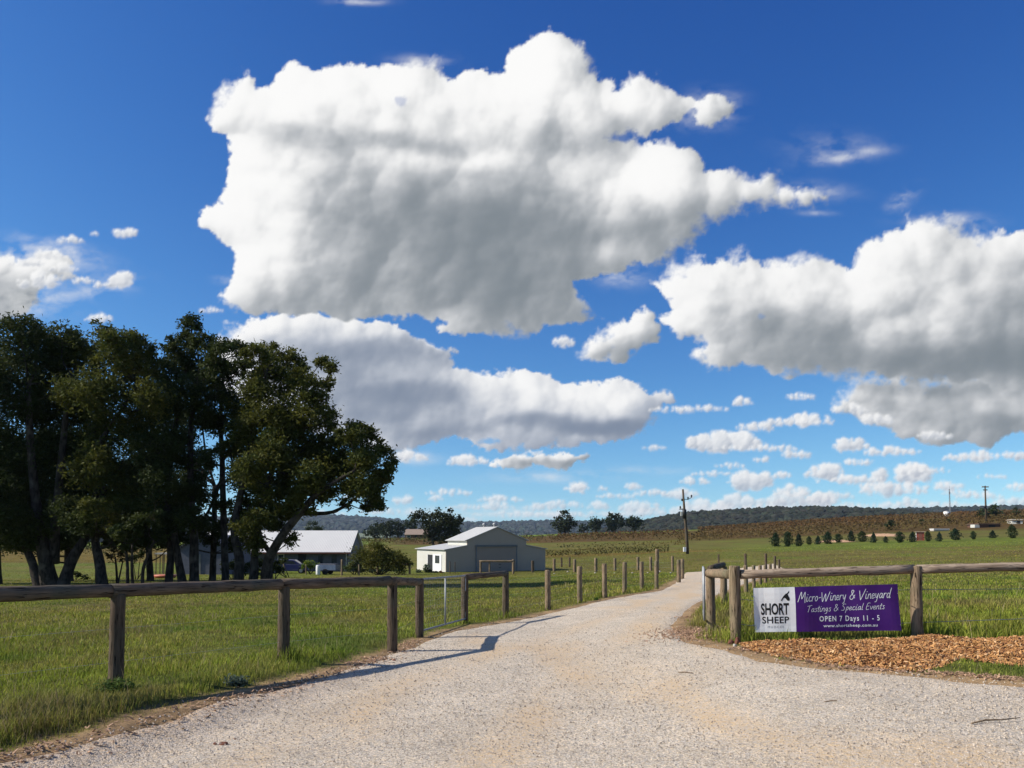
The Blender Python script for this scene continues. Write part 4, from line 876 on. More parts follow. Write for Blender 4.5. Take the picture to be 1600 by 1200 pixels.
# red and white pump shed on the right slope
p = ground_at(1432, 845); s = p.y / F; o = empty("pump_shed", p, R(-24)); tag(o, "small pump shed with a white side and a dark red front among the young conifers", "shed")
w_, d_, h_ = 11 * s, 9 * s, 13.5 * s
b = MB(); b.box((w_ / 2, d_ / 2, h_ / 2 - .2), (w_, d_, h_ + .4)); b.build("wall", M['red'], o)
b = MB(); b.box((-.03, d_ / 2, h_ / 2), (.06, d_, h_ - .05)); b.build("side_wall", M['white'], o)
b = MB(); b.box((w_ / 2, d_ / 2, h_ + .08), (w_ + .5, d_ + .5, .14)); b.build("roof", M['tin'], o)
b = MB(); b.box((w_ * .5, -.02, h_ * .42), (w_ * .45, .05, h_ * .8)); b.build("door", M['gutter'], o)
# water tank and mast
p = ground_at(1479, 806.5, 900) or grd(*at(1479, 806, 380)[:2]); s = p.y / F; o = empty("water_tank", p); tag(o, "white cylindrical water tank on the vineyard skyline beside a thin mast", "water tank")
b = MB(); r_ = 4.2 * s; b.tube([(0, 0, -.5), (0, 0, 7.2 * s)], r_, 24); b.build("tank", M['white'], o, True)
b = MB(); b.tube([(0, 0, 7.2 * s), (0, 0, 8.3 * s)], [r_ * 1.04, .15], 24); b.build("lid", M['concrete'], o, True)
p = grd(*(at(1484.5, 806, p.y)[:2])); o = empty("radio_mast", p); tag(o, "thin lattice radio mast rising from the vineyard beside the white tank", "mast")
hm_ = 42 * s; b = MB()
for k in range(3):
    a = 2 * pi * k / 3; b.tube([(cos(a) * .32, sin(a) * .32, 0), (cos(a) * .2, sin(a) * .2, hm_)], .07, 4)
for k in range(16):
    z0, z1 = hm_ * k / 16, hm_ * (k + 1) / 16
    for j in range(3):
        a, c_ = 2 * pi * j / 3, 2 * pi * (j + 1) / 3; b.tube([(cos(a) * .3, sin(a) * .3, z0), (cos(c_) * .28, sin(c_) * .28, z1)], .04, 3)
b.build("lattice", M['galv'], o); b = MB(); b.tube([(0, 0, hm_), (0, 0, hm_ + 1.5)], .05, 4); b.build("antenna", M['galv'], o); b = MB(); b.box((0, 0, hm_ * .86), (.5, .5, .9)); b.build("relay_box", M['galv'], o)
# far pole with crossarms
p = ground_at(1541, 817, 900); s = p.y / F; hp = hgt(p, 759); o = empty("power_pole", p); tag(o, "far power pole with two crossarms standing among the trees on the right slope", "power pole")
b = MB(); b.tube([(0, 0, -.3), (-.1 * s, 0, hp)], [1.7 * s, 1.0 * s], 8); b.build("pole", M['wood_dark'], o, True)
for z_, l_ in ((hp - 1.8 * s, 5.2), (hp - 6.5 * s, 3.2)): b = MB(); b.box((0, 0, z_), (2 * l_ * s, .25, .28)); b.build("crossarm", M['wood_dark'], o)
for x_ in (-5, -3, 3, 5): b = MB(); b.tube([(x_ * s, 0, hp - 1.6 * s), (x_ * s, 0, hp - .6 * s)], .12, 6); b.build("insulator", M['cream'], o)
b = MB(); b.tube([(-2.2 * s, -.3, hp * .40), (-2.2 * s, -.3, hp * .46)], .35, 10); b.build("transformer", M['black'], o, True)
# low structures on the right slope
def low(name, label, cat, u0, u1, vb, vt, dep, wm, rm, depth=4.0, rz=0.0, white_end=False):
    p = ground_at((u0 + u1) / 2, vb, 900); s = p.y / F; o = empty(name, p, rz); tag(o, label, cat); wd = (u1 - u0) * s; hh = (vb - vt) * s
    b = MB(); b.box((0, depth / 2, hh * .4), (wd, depth, hh * .8 + .6)); b.build("wall", M[wm], o)
    b = MB(); b.box((0, depth / 2, hh * .87), (wd + .6, depth + .8, hh * .12 + .05)); b.build("roof", M[rm], o)
    b = MB(); b.box((wd * .1, -.03, hh * .36), (wd * .3, .06, hh * .6)); b.build("doorway", M['dark'], o)
    if white_end: b = MB(); b.box((-wd / 2 - .6, 1, hh * .35), (1.3, 2.2, hh * .85)); b.build("end_wall", M['cream'], o)
low("stable_block", "long dark stable block with a white end under the trees on the right slope", "stable", 1530, 1563, 824, 818.5, 0, 'brick', 'wood_dark', 6, 0, True)
low("farm_cottage", "small white walled cottage on the slope at the far right", "cottage", 1583, 1597, 818.5, 811.5, 0, 'cream', 'tin', 7, R(-20))
p = ground_at(1468, 829.5, 900); s = p.y / F; o = empty("concrete_trough", p); tag(o, "low pale concrete trough on the slope right of the red pump shed", "trough")
b = MB(); b.box((0, 0, 1.2 * s), (24 * s, 2.0, 3.0 * s)); b.build("wall", M['concrete'], o); b = MB(); b.box((0, 0, 2.75 * s), (24.6 * s, 2.4, .2)); b.build("rim", M['white'], o)

# power pole by the drive
pb = ground_at(1074.5, 865.5); D = pb.y; o = empty("power_pole", pb); tag(o, "leaning timber power pole with transformer standing beyond the end of the driveway", "power pole")
L_ = lambda u, v, dy=0: at(u, v, D + dy) - pb
b = MB(); b.tube([(0, 0, -.5), L_(1073, 840), L_(1069.5, 800), L_(1067, 764.5)], [.27, .25, .20, .15], 10); b.build("pole", M['wood_dark'], o, True)
def bx(name, u, v, w_, h_, mat, dy=-.3):
    b = MB(); s = D / F; b.box(tuple(L_(u, v, dy)), (w_ * s, w_ * s, h_ * s)); return b.build(name, M[mat], o)
b = MB(); c_ = L_(1069.5, 803, -.5); b.tube([c_ + Vector((0, 0, -.75)), c_ + Vector((0, 0, .65)), c_ + Vector((0, 0, .75))], [.32, .32, .2], 12); b.build("transformer", M['black'], o, True)
bx("fuse_box", 1065, 803, 3, 6, 'cream'); bx("meter_box", 1069.8, 858.5, 4, 7, 'white')
b = MB(); s_ = D / F; b.box(tuple(L_(1066, 795.5, -.1)), (9 * s_, .14, .16)); b.build("crossarm", M['wood_dark'], o)
b = MB(); b.tube([L_(1068.4, 780), L_(1075, 780.5), L_(1081, 777)], .05, 6); b.build("crossarm", M['black'], o)
for u_, v_ in ((1075, 779), (1080.5, 776), (1063, 793.5), (1065.6, 782)): b = MB(); q = L_(u_, v_); b.tube([q + Vector((0, 0, -.1)), q + Vector((0, 0, .12)), q + Vector((0, 0, .3))], [.07, .15, .06], 8); b.build("insulator", M['black'], o)
# wire span between the two poles and to the shed
# parked car
def build_car():
    p = ground_at(452, 897); p = grd(at(452, 897, 88).x, 88); s = 88 / F; Lc = 4.3; o = empty("parked_car", p, R(4)); tag(o, "dark blue hatchback parked in the shade in front of the long house", "car")
    prof = [(-2.1, .35), (-1.6, .3), (1.7, .3), (2.1, .4), (2.12, .75), (1.95, .95), (1.15, 1.0), (.55, 1.42), (-1.25, 1.46), (-1.95, 1.0), (-2.15, .85)]
    b = MB()
    for sgn in (0,):
        b.prism(prof, -.82, .82, lambda a, c, t: (a * .99, t * (1 - .10 * max(0, c - .95) / .5), c))
    b.build("body", M['blue_car'], o)
    for sd in (-1, 1):
        b = MB(); y = sd * .80
        for q in ([(-1.75, 1.02), (-.35, 1.02), (-.35, 1.37), (-1.2, 1.37)], [(-.28, 1.02), (.95, 1.02), (.5, 1.35), (-.28, 1.37)]):
            b.prism(q, y - .02, y + .02, lambda a, c, t: (a, t, c))
        b.build("side_window", M['glass'], o)
    b = MB(); b.prism([(1.17, 1.03), (1.2, 1.03), (.62, 1.42), (.58, 1.42)], -.66, .66, lambda a, c, t: (a, t, c)); b.build("windscreen", M['glass'], o)
    for x_ in (-1.32, 1.35):
        for sd in (-1, 1):
            b = MB(); b.tube([(x_, sd * .70, .31), (x_, sd * .86, .31)], .31, 16); w_ = b.build("wheel", M['rubber'], o, False)
            b = MB(); b.tube([(x_, sd * .86, .31), (x_, sd * .875, .31)], .19, 12); b.build("rim", M['galv'], w_)
    for sd in (-1, 1):
        b = MB(); b.box((-2.1, sd * .66, .88), (.1, .26, .2)); b.build("tail_light", M['red'], o)
        b = MB(); b.box((2.08, sd * .62, .72), (.1, .3, .16)); b.build("headlight", M['white'], o)
build_car()
p = grd(at(512, 899, 84).x, 84); o = empty("garden_trailer", p, R(-8)); tag(o, "pale blue box trailer standing on the grass before the long house", "trailer")
b = MB(); b.box((0, 0, .72), (2.1, 1.3, .5)); b.build("tray", M['pale_blue'], o); b = MB(); b.box((0, 0, 1.02), (1.9, 1.1, .12)); b.build("cover", M['slate_wall'], o)
for sd in (-1, 1): b = MB(); b.tube([(0, sd * .66, .3), (0, sd * .8, .3)], .3, 14); b.build("wheel", M['rubber'], o)
b = MB(); b.tube([(1.05, 0, .5), (1.9, 0, .45)], .04, 6); b.build("drawbar", M['galv'], o)
p = grd(at(497, 899, 83).x, 83); o = empty("water_drum", p); tag(o, "pale upright plastic drum at the left end of the blue trailer", "drum")
b = MB(); b.tube([(0, 0, 0), (0, 0, .08), (0, 0, .85), (0, 0, .95)], [.2, .22, .22, .18], 14); b.build("drum", M['white'], o, True); b = MB(); b.tube([(0, 0, .95), (0, 0, .99)], .1, 10); b.build("lid", M['slate_wall'], o)
# ------------------------------------------------------------------ trees
def leaf_cards(C, L, W, rg, droop=.5, up=0.0):
    n = len(C); d = rg.normal(size=(n, 3)); d[:, 2] = d[:, 2] * .6 - droop + up; d /= np.linalg.norm(d, axis=1)[:, None]
    q = rg.normal(size=(n, 3)); q -= (q * d).sum(1)[:, None] * d; q /= np.linalg.norm(q, axis=1)[:, None] + 1e-9
    L = (L * rg.uniform(.6, 1.35, n))[:, None]; W = (W * rg.uniform(.6, 1.3, n))[:, None]
    V = np.stack([C - d * L / 2, C + q * W / 2 - d * L * .08, C + d * L / 2, C - q * W / 2 - d * L * .08], 1).reshape(-1, 3)
    return V, np.arange(n * 4).reshape(-1, 4)
def crown(blobs, name, parent, base, leaf, rg, lai=5.0, L=.30, W=.13, k=14, shell=.62, sig=.24, droop=.5, up=0.0, mat='leaf'):
    """blobs: (x, y, z, r[, squash]) in world metres; parent's location is subtracted"""
    P0 = np.array(parent.location); C = []; K = []
    for bl in blobs:
        c = np.array(bl[:3]); r = bl[3]; kk = max(5, int(k * (r / 1.3) ** .8)); n = max(30, int(pi * r * r * lai / (L * W * .5)))
        d = rg.normal(size=(kk, 3)); d /= np.linalg.norm(d, axis=1)[:, None]
        s = c + d * (r * rg.uniform(shell * .5, 1.0, kk))[:, None] * np.array([1, 1, .85])
        w_ = rg.uniform(.4, 1.6, kk); idx = rg.choice(kk, n, p=w_ / w_.sum()); sg = r * sig * rg.uniform(.6, 1.4, kk) * (1.15 if r > .9 else 1)
        p = s[idx] + rg.normal(size=(n, 3)) * sg[idx][:, None] * np.array([1, 1, .75])
        hue = rg.uniform(-1, 1, kk)[idx]; C.append(p); K.append(np.stack([hue, rg.uniform(0, 1, n)], 1))
    C = np.vstack(C); K = np.vstack(K)
    V, Fq = leaf_cards(C - P0, L, W, rg, droop, up)
    lf = np.array(leaf); col = lf[None] * (.82 + .36 * K[:, 1:2]) * (1 + .30 * K[:, :1] * np.array([[1.0, .6, .2]]))
    return mesh_np(name, V, Fq, M[mat], parent, cols=np.repeat(np.clip(col, .004, 1), 4, axis=0))
def limb_mesh(parent, limbs, name='trunk', mat='bark', sides=9):
    b = MB(); P0 = Vector(parent.location)
    for i, (pts, rad) in enumerate(limbs): b.tube([Vector(p) - P0 for p in pts], rad, sides if max(rad) > .06 else 5, .12, i + 5)
    return b.build(name, M[mat], parent, smooth=True)
def refine(P, k=4):
    """Catmull-Rom through (Vector, radius) nodes"""
    out = []
    for i in range(len(P) - 1):
        a = [P[max(i - 1, 0)], P[i], P[i + 1], P[min(i + 2, len(P) - 1)]]
        for j in range(k):
            t = j / k; f = [.5 * (-t ** 3 + 2 * t * t - t), .5 * (3 * t ** 3 - 5 * t * t + 2), .5 * (-3 * t ** 3 + 4 * t * t + t), .5 * (t ** 3 - t * t)]
            out.append((sum((a[q][0] * f[q] for q in range(4)), Vector()), P[i][1] * (1 - t) + P[i + 1][1] * t))
    return out + [P[-1]]
def grove_tree(name, label, D, stems, blobs, leaf, seed, grp='gum trees of the grove on the left', dj=2.2, lai=6.0, L=.23, W=.095, k=26, shell=.75):
    rg = np.random.default_rng(seed); s = D / F
    u0, v0 = stems[0][0][:2]; b0 = at(u0, v0, D); zg = H(b0.x, b0.y)
    o = empty(name, (b0.x, b0.y, zg)); tag(o, label, 'tree', grp)
    limbs = []; nodes = []
    for st in stems:
        dy = rg.uniform(-.8, .8); P = []
        for i, (u, v, r) in enumerate(st):
            p = at(u, v, D + dy * i * .6); 
            if i == 0 and v > 895: p = Vector((p.x, p.y, zg - .35))
            P.append((p, r * s * (1.35 if i == 0 and v > 895 else 1)))
        if st[0][1] > 895: P.insert(1, (P[0][0].lerp(P[1][0], .35), st[0][2] * s * 1.02))
        P = refine(P); limbs.append(([p for p, r in P], [r for p, r in P])); nodes += P
    B = []
    for (u, v, r) in blobs:
        c = at(u, v, D + rg.uniform(-dj, dj)); B.append((c.x, c.y, c.z, r * s * 1.08))
        # a branch to every leaf mass
        up = [q for q in nodes if q[0].z < c.z + .5 and q[1] > .02] or nodes
        q = min(up, key=lambda q: (q[0] - c).length + .8 * abs(q[0].z - (c.z - 1.5)) * .5)
        ln = (q[0] - c).length
        if ln < 9:
            m = q[0].lerp(c, .5) + Vector((rg.uniform(-.3, .3), rg.uniform(-.3, .3), -.12 * ln)); r0 = max(.03, min(q[1] * .6, .02 + ln * .016))
            PP = refine([(q[0], r0), (m, r0 * .7), (c, r0 * .35)], 4); limbs.append(([p for p, _ in PP], [r_ for _, r_ in PP]))
            for _ in range(4):
                e = c + Vector(rg.normal(size=3)) * r * s * .5; limbs.append(([m.lerp(c, .6), c.lerp(e, .5) + Vector((0, 0, .1)), e], [r0 * .35, r0 * .22, .01]))
    limb_mesh(o, limbs)
    crown(B, 'crown', o, None, leaf, rg, lai, L, W, k, shell)
    return o
OLIVE = (.100, .108, .022); DEEP = (.052, .068, .018); BROWNISH = (.075, .058, .022)
grove_tree('gum_tree', 'big many stemmed gum at the far left with a heavy forked base', 48,
  [[(80, 914, 13), (70, 868, 10), (58, 800, 7.5), (48, 700, 5.5), (45, 600, 3)], [(94, 914, 9), (114, 872, 8), (134, 838, 6.5), (165, 760, 4)], [(64, 914, 8), (48, 872, 6), (22, 820, 5), (-8, 760, 3)], [(84, 880, 9), (88, 800, 6.5), (98, 700, 5), (110, 580, 3)]],
  [(30, 518, 28), (60, 530, 28), (96, 532, 28), (122, 541, 22), (5, 562, 34), (52, 570, 38), (100, 575, 36), (-30, 600, 50), (25, 630, 44), (75, 640, 44), (120, 640, 36), (-10, 700, 52), (45, 705, 46), (95, 710, 42), (-30, 780, 46), (20, 780, 42), (70, 780, 40), (115, 770, 36), (10, 830, 26), (45, 838, 22), (130, 700, 36), (135, 815, 24), (92, 826, 26), (60, 815, 26), (20, 812, 28), (120, 800, 28), (75, 845, 16), (-10, 835, 24)], DEEP, 11)
grove_tree('gum_tree', 'gum tree cut by the left edge of the picture', 51, [[(-6, 912, 8), (-8, 850, 7), (-20, 760, 5), (-30, 650, 3)]],
  [(-60, 620, 60), (-50, 720, 60), (-20, 810, 40), (-80, 800, 50), (8, 850, 16)], OLIVE, 12)
grove_tree('gum_tree', 'slim gum with a pale curved trunk right of the forked one', 47,
  [[(161, 915, 9), (156, 880, 7.6), (148, 835, 6.2), (149, 785, 5.6), (154, 740, 4.8), (150, 680, 4), (165, 600, 3)], [(150, 700, 4), (190, 640, 3), (215, 600, 2)]],
  [(140, 560, 32), (175, 545, 30), (200, 560, 30), (220, 545, 20), (150, 610, 38), (195, 605, 36), (232, 575, 24), (160, 670, 38), (210, 660, 36), (145, 730, 32), (195, 725, 36), (175, 780, 30), (220, 770, 30), (120, 610, 30), (240, 620, 26), (160, 515, 16), (205, 528, 14), (185, 820, 20), (228, 800, 20), (150, 800, 22), (200, 795, 24), (165, 830, 14)], OLIVE, 13)
grove_tree('gum_tree', 'tall gum with three close stems standing before the garage', 48,
  [[(263, 915, 6), (267, 860, 5.5), (262, 780, 5), (272, 680, 4), (292, 560, 2.5)], [(288, 915, 6.5), (276, 860, 5.5), (268, 800, 4)], [(304, 915, 7), (303, 830, 6.5), (298, 760, 5), (300, 650, 4), (315, 560, 2.5)]],
  [(299, 508, 17), (292, 530, 20), (322, 540, 20), (280, 560, 24), (310, 570, 26), (262, 590, 24), (335, 580, 20), (290, 615, 32), (252, 640, 32), (318, 640, 28), (245, 700, 34), (290, 700, 36), (250, 755, 30), (300, 765, 30), (262, 800, 24), (296, 815, 22), (232, 735, 24), (270, 540, 14), (330, 715, 18)], DEEP, 14, k=20, lai=6)
grove_tree('gum_tree', 'straight slender gum with open sky on its left side', 49,
  [[(353, 914, 5.5), (350, 820, 5), (347, 720, 4.2), (345, 640, 3.2), (352, 560, 2)], [(349, 740, 3), (330, 790, 2.2), (318, 810, 1.5)], [(347, 720, 3), (372, 690, 2.2)]],
  [(350, 548, 18), (370, 545, 18), (335, 570, 18), (362, 580, 22), (385, 570, 16), (340, 615, 22), (368, 630, 24), (345, 660, 22), (322, 660, 16), (372, 680, 20), (350, 790, 14), (318, 812, 14), (400, 600, 16)], DEEP, 15, k=20, lai=5.5)
grove_tree('gum_tree', 'wide gum leaning right over the house roof with a long low limb', 47,
  [[(372, 914, 8), (374, 870, 7), (366, 830, 6), (378, 760, 5), (400, 650, 3.5), (420, 570, 2)], [(394, 914, 6.5), (400, 850, 5.5), (412, 780, 4.5), (440, 690, 3.2), (480, 600, 2)], [(414, 914, 9), (420, 875, 8), (440, 838, 6.6), (470, 800, 5.6), (492, 775, 4.6), (517, 757, 3.5), (555, 735, 2)], [(468, 802, 4), (520, 800, 2.6), (560, 775, 1.8)], [(424, 866, 4), (392, 820, 3), (388, 790, 2)]],
  [(402, 552, 20), (425, 548, 18), (450, 560, 18), (420, 580, 24), (470, 575, 16), (503, 565, 13), (520, 575, 12), (512, 600, 15), (445, 600, 28), (480, 610, 22), (405, 620, 28), (440, 640, 34), (490, 635, 24), (510, 660, 20), (395, 670, 30), (440, 690, 36), (485, 690, 32), (520, 705, 26), (545, 680, 20), (572, 675, 18), (560, 700, 24), (595, 705, 20), (608, 722, 12), (395, 730, 28), (440, 740, 32), (485, 745, 28), (530, 735, 24), (565, 735, 24), (592, 745, 16), (545, 765, 18), (578, 772, 16), (595, 790, 11), (572, 796, 10), (505, 770, 20), (425, 780, 26), (385, 790, 22), (470, 775, 16), (385, 825, 22), (430, 820, 16), (455, 842, 12), (400, 850, 16), (448, 790, 16), (540, 785, 10), (425, 655, 26), (470, 665, 26), (420, 710, 26), (460, 720, 28), (500, 725, 24), (410, 755, 24), (455, 760, 24), (380, 640, 22), (545, 720, 20), (470, 590, 20), (360, 700, 20), (405, 590, 22), (585, 760, 20), (602, 738, 16), (560, 755, 24), (588, 785, 16), (570, 720, 22), (520, 725, 26), (470, 790, 20), (440, 800, 22), (405, 815, 22), (500, 745, 24)], OLIVE, 16)
grove_tree('sapling', 'pair of thin dark saplings growing between the big gums', 46,
  [[(200, 915, 2.8), (199, 880, 2.3), (196, 850, 1.6)], [(208, 915, 2.6), (206, 880, 2.1), (207, 850, 1.4)]], [(200, 838, 20), (182, 828, 18), (215, 822, 18), (196, 812, 18), (206, 856, 9)], DEEP, 17, k=10)
grove_tree('sapling', 'small bent sapling just left of the garden shelter', 46,
  [[(222, 915, 2.8), (224, 888, 2.4), (232, 866, 2.0), (241, 845, 1.3)]], [(240, 838, 17), (252, 826, 16), (226, 832, 15), (240, 812, 16)], DEEP, 18, k=10)
grove_tree('sapling', 'brownish twiggy sapling right of the slim curved gum', 52,
  [[(184, 912, 2), (182, 890, 1.6), (180, 870, 1.2)], [(183, 900, 1.3), (192, 876, .9)]], [(180, 862, 12), (190, 870, 9), (172, 872, 8)], BROWNISH, 19, k=8, lai=1.8)
# darker trees filling the back of the grove
for i, (lab, st, bl) in enumerate([
  ('shaded gum standing behind the forked gum', [[(108, 902, 6), (106, 840, 5), (100, 740, 4)]], [(40, 850, 14), (70, 810, 34), (105, 790, 38), (130, 830, 24), (30, 800, 34), (90, 700, 44), (50, 740, 40), (0, 760, 40), (8, 826, 24), (30, 845, 20), (62, 846, 18), (88, 848, 16), (112, 838, 20), (140, 810, 26)]),
  ('shaded gum standing behind the slim curved gum', [[(236, 902, 5), (232, 850, 4.5), (226, 740, 3.5)]], [(190, 790, 36), (225, 790, 34), (255, 790, 32), (215, 740, 36), (250, 700, 34), (165, 750, 34), (285, 780, 28), (200, 830, 22), (222, 846, 14), (178, 838, 18), (244, 846, 16), (262, 832, 18), (270, 850, 12)]),
  ('shaded gum standing behind the three stemmed gum', [[(332, 900, 5), (334, 850, 4.5), (336, 760, 3.5)]], [(300, 740, 26), (330, 840, 14), (285, 835, 18), (380, 745, 26), (405, 800, 22), (312, 600, 26), (400, 700, 30), (272, 650, 34), (365, 850, 14), (345, 828, 16), (392, 842, 16), (376, 815, 20), (318, 822, 16)])]):
    grove_tree('gum_tree', lab, 58, st, bl, DEEP, 30 + i, dj=1.5)
# grove ground shrubs near the house
def shrub(label, u, v, D, blobs, leaf, seed, k=12, L=.2, W=.12, lai=4.0, name='shrub', stems=3, cat='shrub', grp=None, mat='leaf'):
    rg = np.random.default_rng(seed); b0 = at(u, v, D); zg = H(b0.x, b0.y); o = empty(name, (b0.x, b0.y, zg)); tag(o, label, cat, grp); s = D / F; B = []; lim = []
    for (bu, bv, r) in blobs:
        c = at(bu, bv, D + rg.uniform(-.5, .5) * r * s); B.append((c.x, c.y, c.z, r * s))
        lim.append(([Vector((b0.x + rg.uniform(-.1, .1), b0.y, zg - .1)), Vector((b0.x, b0.y, zg)).lerp(c, .55), c], [.012 * D / 20, .009 * D / 20, .004 * D / 20]))
    limb_mesh(o, lim, 'stem' if cat == 'shrub' else 'trunk'); crown(B, 'foliage' if cat == 'shrub' else 'crown', o, None, leaf, rg, lai, L, W, k, .6, .26, .15, 0, mat); return o
shrub("big round autumn tinted bush right of the long house", 592, 897, 84, [(565, 872, 18), (585, 866, 18), (605, 868, 18), (622, 872, 15), (578, 882, 16), (600, 884, 18), (620, 884, 14), (555, 884, 10), (592, 856, 9), (635, 880, 8)], (.10, .105, .02), 41)
shrub("low leafy bush at the right hand end of the long house", 553, 898, 84, [(550, 884, 9), (560, 888, 8), (541, 888, 7), (566, 880, 7)], (.12, .16, .06), 42)
shrub("small flat topped bright green bush in front of the house door", 485, 898, 85, [(485, 882, 8), (475, 883, 6), (496, 883, 6)], (.16, .22, .03), 43, k=20, lai=5)
shrub("grey green bush growing against the sunny end of the shed", 664, 897, 93, [(664, 890, 8), (674, 893, 6), (654, 894, 5), (680, 895, 4)], (.11, .14, .075), 44)
shrub("pinkish low plant at the near corner of the shed", 688, 897, 92, [(688, 894, 4), (692, 895, 3)], (.22, .12, .06), 45)
for lab_, u_, bl_ in (("dark shrub between the straight slender gum and the wide gum", 362, [(352, 888, 10), (366, 880, 12), (378, 890, 9)]), ("dark shrub filling the fork under the wide leaning gum", 402, [(392, 884, 11), (406, 878, 12), (402, 894, 9)]), ("low dark shrub right of the leaning trunk of the wide gum", 428, [(424, 888, 9), (434, 882, 9), (440, 892, 7)]), ("low scrub at the foot of the big forked gum", 120, [(118, 898, 8), (132, 902, 6), (106, 902, 6)]), ("dim bush behind the saplings in the grove", 214, [(206, 874, 9), (220, 868, 8), (232, 880, 6)])):
    shrub(lab_, u_, 903, 62, bl_, DEEP, 500 + u_)
shrub("dark shrub under the grove beside the blue car", 452, 900, 70, [(430, 884, 10), (442, 878, 8), (420, 888, 10)], DEEP, 46)
shrub("tree rising behind the roof of the long house", 495, 850, 150, [(490, 822, 8), (500, 826, 7), (482, 827, 6)], (.05, .07, .03), 47, cat='tree', name='bushy_tree')

# distant broad trees
def far_tree(label, u, vb, D, blobs, leaf, seed, grp=None, L=.7, W=.45, lai=4.0, k=16, trunk=1.6):
    rg = np.random.default_rng(seed); b0 = at(u, vb, D); zg = H(b0.x, b0.y); s = D / F; o = empty('round_tree', (b0.x, b0.y, zg)); tag(o, label, 'tree', grp); B = []; lim = []
    top = Vector((b0.x, b0.y, zg)).lerp(at(blobs[0][0], blobs[0][1], D), .75); P = refine([(Vector((b0.x, b0.y, zg - .4)), trunk * s * 1.3), (Vector((b0.x, b0.y, zg)).lerp(top, .4), trunk * s), (top, trunk * s * .5)]); lim.append(([p for p, _ in P], [r for _, r in P]))
    for (bu, bv, r) in blobs:
        c = at(bu, bv, D + rg.uniform(-1, 1) * r * s * .6); B.append((c.x, c.y, c.z, r * s)); q = P[len(P) // 2][0]; lim.append(([q, q.lerp(c, .5) + Vector((0, 0, -.3)), c], [trunk * s * .45, trunk * s * .3, trunk * s * .12]))
    limb_mesh(o, lim); crown(B, 'crown', o, None, leaf, rg, lai, L, W, k, .6, .24, .1, 0); return o
far_tree("huge round tree in the middle distance, its crown reaching almost to the ground", 680, 852, 215, [(660, 806, 12), (680, 803, 11), (690, 812, 14), (668, 820, 14), (685, 828, 16), (648, 808, 9), (700, 808, 10), (675, 840, 12), (692, 842, 11), (712, 815, 9), (708, 828, 11), (718, 809, 6), (704, 798, 0.01 + 5)], (.05, .058, .022), 51, k=22)
far_tree("leafy tree adjoining the huge round tree on its right", 706, 844, 225, [(700, 825, 11), (713, 822, 9), (708, 834, 9), (716, 832, 6), (702, 814, 8), (720, 812, 5)], (.045, .062, .025), 52)
for i, (lab, u, vb, D, bl) in enumerate([
  ("leftmost dark round tree of the clump beside the brick house", 586, 840, 400, [(583, 828, 9), (592, 824, 9), (576, 832, 7), (588, 834, 8)]),
  ("middle dark tree of the clump beside the brick house", 605, 840, 390, [(603, 824, 10), (612, 820, 8), (608, 831, 9), (598, 832, 7)]),
  ("dark tree touching the left end of the brick house", 622, 840, 395, [(622, 819, 7), (628, 826, 7), (618, 830, 8), (625, 834, 5)]),
  ("dark tree rising behind the brick house roof", 641, 838, 440, [(640, 818, 8), (648, 816, 7), (634, 820, 6), (644, 824, 6)]),
  ("tall rounded tree standing alone on the crest above the shed", 883, 835, 385, [(881, 803, 7), (874, 812, 8), (889, 811, 8), (881, 820, 11), (868, 819, 7), (894, 818, 7), (899, 820, 4), (876, 827, 7), (887, 827, 7)]),
  ("left tree of the three round trees on the crest", 932, 833, 430, [(930, 815, 8), (924, 820, 7), (937, 817, 7), (931, 824, 8)]),
  ("largest middle tree of the three round trees on the crest", 961, 833, 430, [(955, 807, 7), (967, 809, 8), (950, 815, 8), (962, 818, 11), (972, 817, 7), (955, 824, 7)]),
  ("right tree of the three round trees on the crest", 992, 832, 430, [(990, 812, 8), (983, 817, 7), (999, 815, 8), (991, 822, 8)]),
  ("low bush between the lone crest tree and its neighbours", 912, 834, 430, [(911, 822, 5), (916, 827, 5), (907, 828, 4)])]):
    far_tree(lab, u, vb, D, bl, (.042, .055, .024), 60 + i, 'round trees in the middle distance', L=1.1, W=.7)
# trees on the right slope
for i, (lab, u, vb, D, bl) in enumerate([
  ("upright dark tree below the vineyard left of the red pump shed", 1390, 833, 245, [(1390, 816, 4.6), (1387, 821, 4.6), (1393, 820, 4.6), (1390, 825, 4)]),
  ("slim upright tree directly behind the red pump shed", 1440.6, 830, 260, [(1440.5, 813, 3), (1440.5, 818, 3.6), (1440.5, 823, 3.8)]),
  ("slim dark tree standing below the white tank", 1484, 826, 270, [(1484, 812, 3), (1483, 816, 3.8), (1485, 821, 4)]),
  ("leafy tree left of the far power pole", 1536, 820, 300, [(1536, 799, 6), (1532, 806, 6), (1540, 805, 6), (1536, 813, 7)]),
  ("tallest leafy tree right of the far power pole", 1556, 819, 305, [(1553, 792, 5), (1550, 800, 7), (1558, 801, 7), (1554, 809, 8), (1547, 811, 5)]),
  ("broad dark leafy tree at the right end of the stable block", 1570, 820, 305, [(1566, 806, 7), (1573, 809, 6), (1568, 814, 7), (1577, 814, 4)]),
  ("pointed tree above the white cottage", 1588, 814, 320, [(1587, 795, 3.5), (1585, 801, 5), (1590, 802, 5), (1588, 807, 6)])]):
    far_tree(lab, u, vb, D, bl, (.055, .075, .028), 80 + i, 'trees on the right slope', L=.9, W=.5, trunk=.8, k=12)
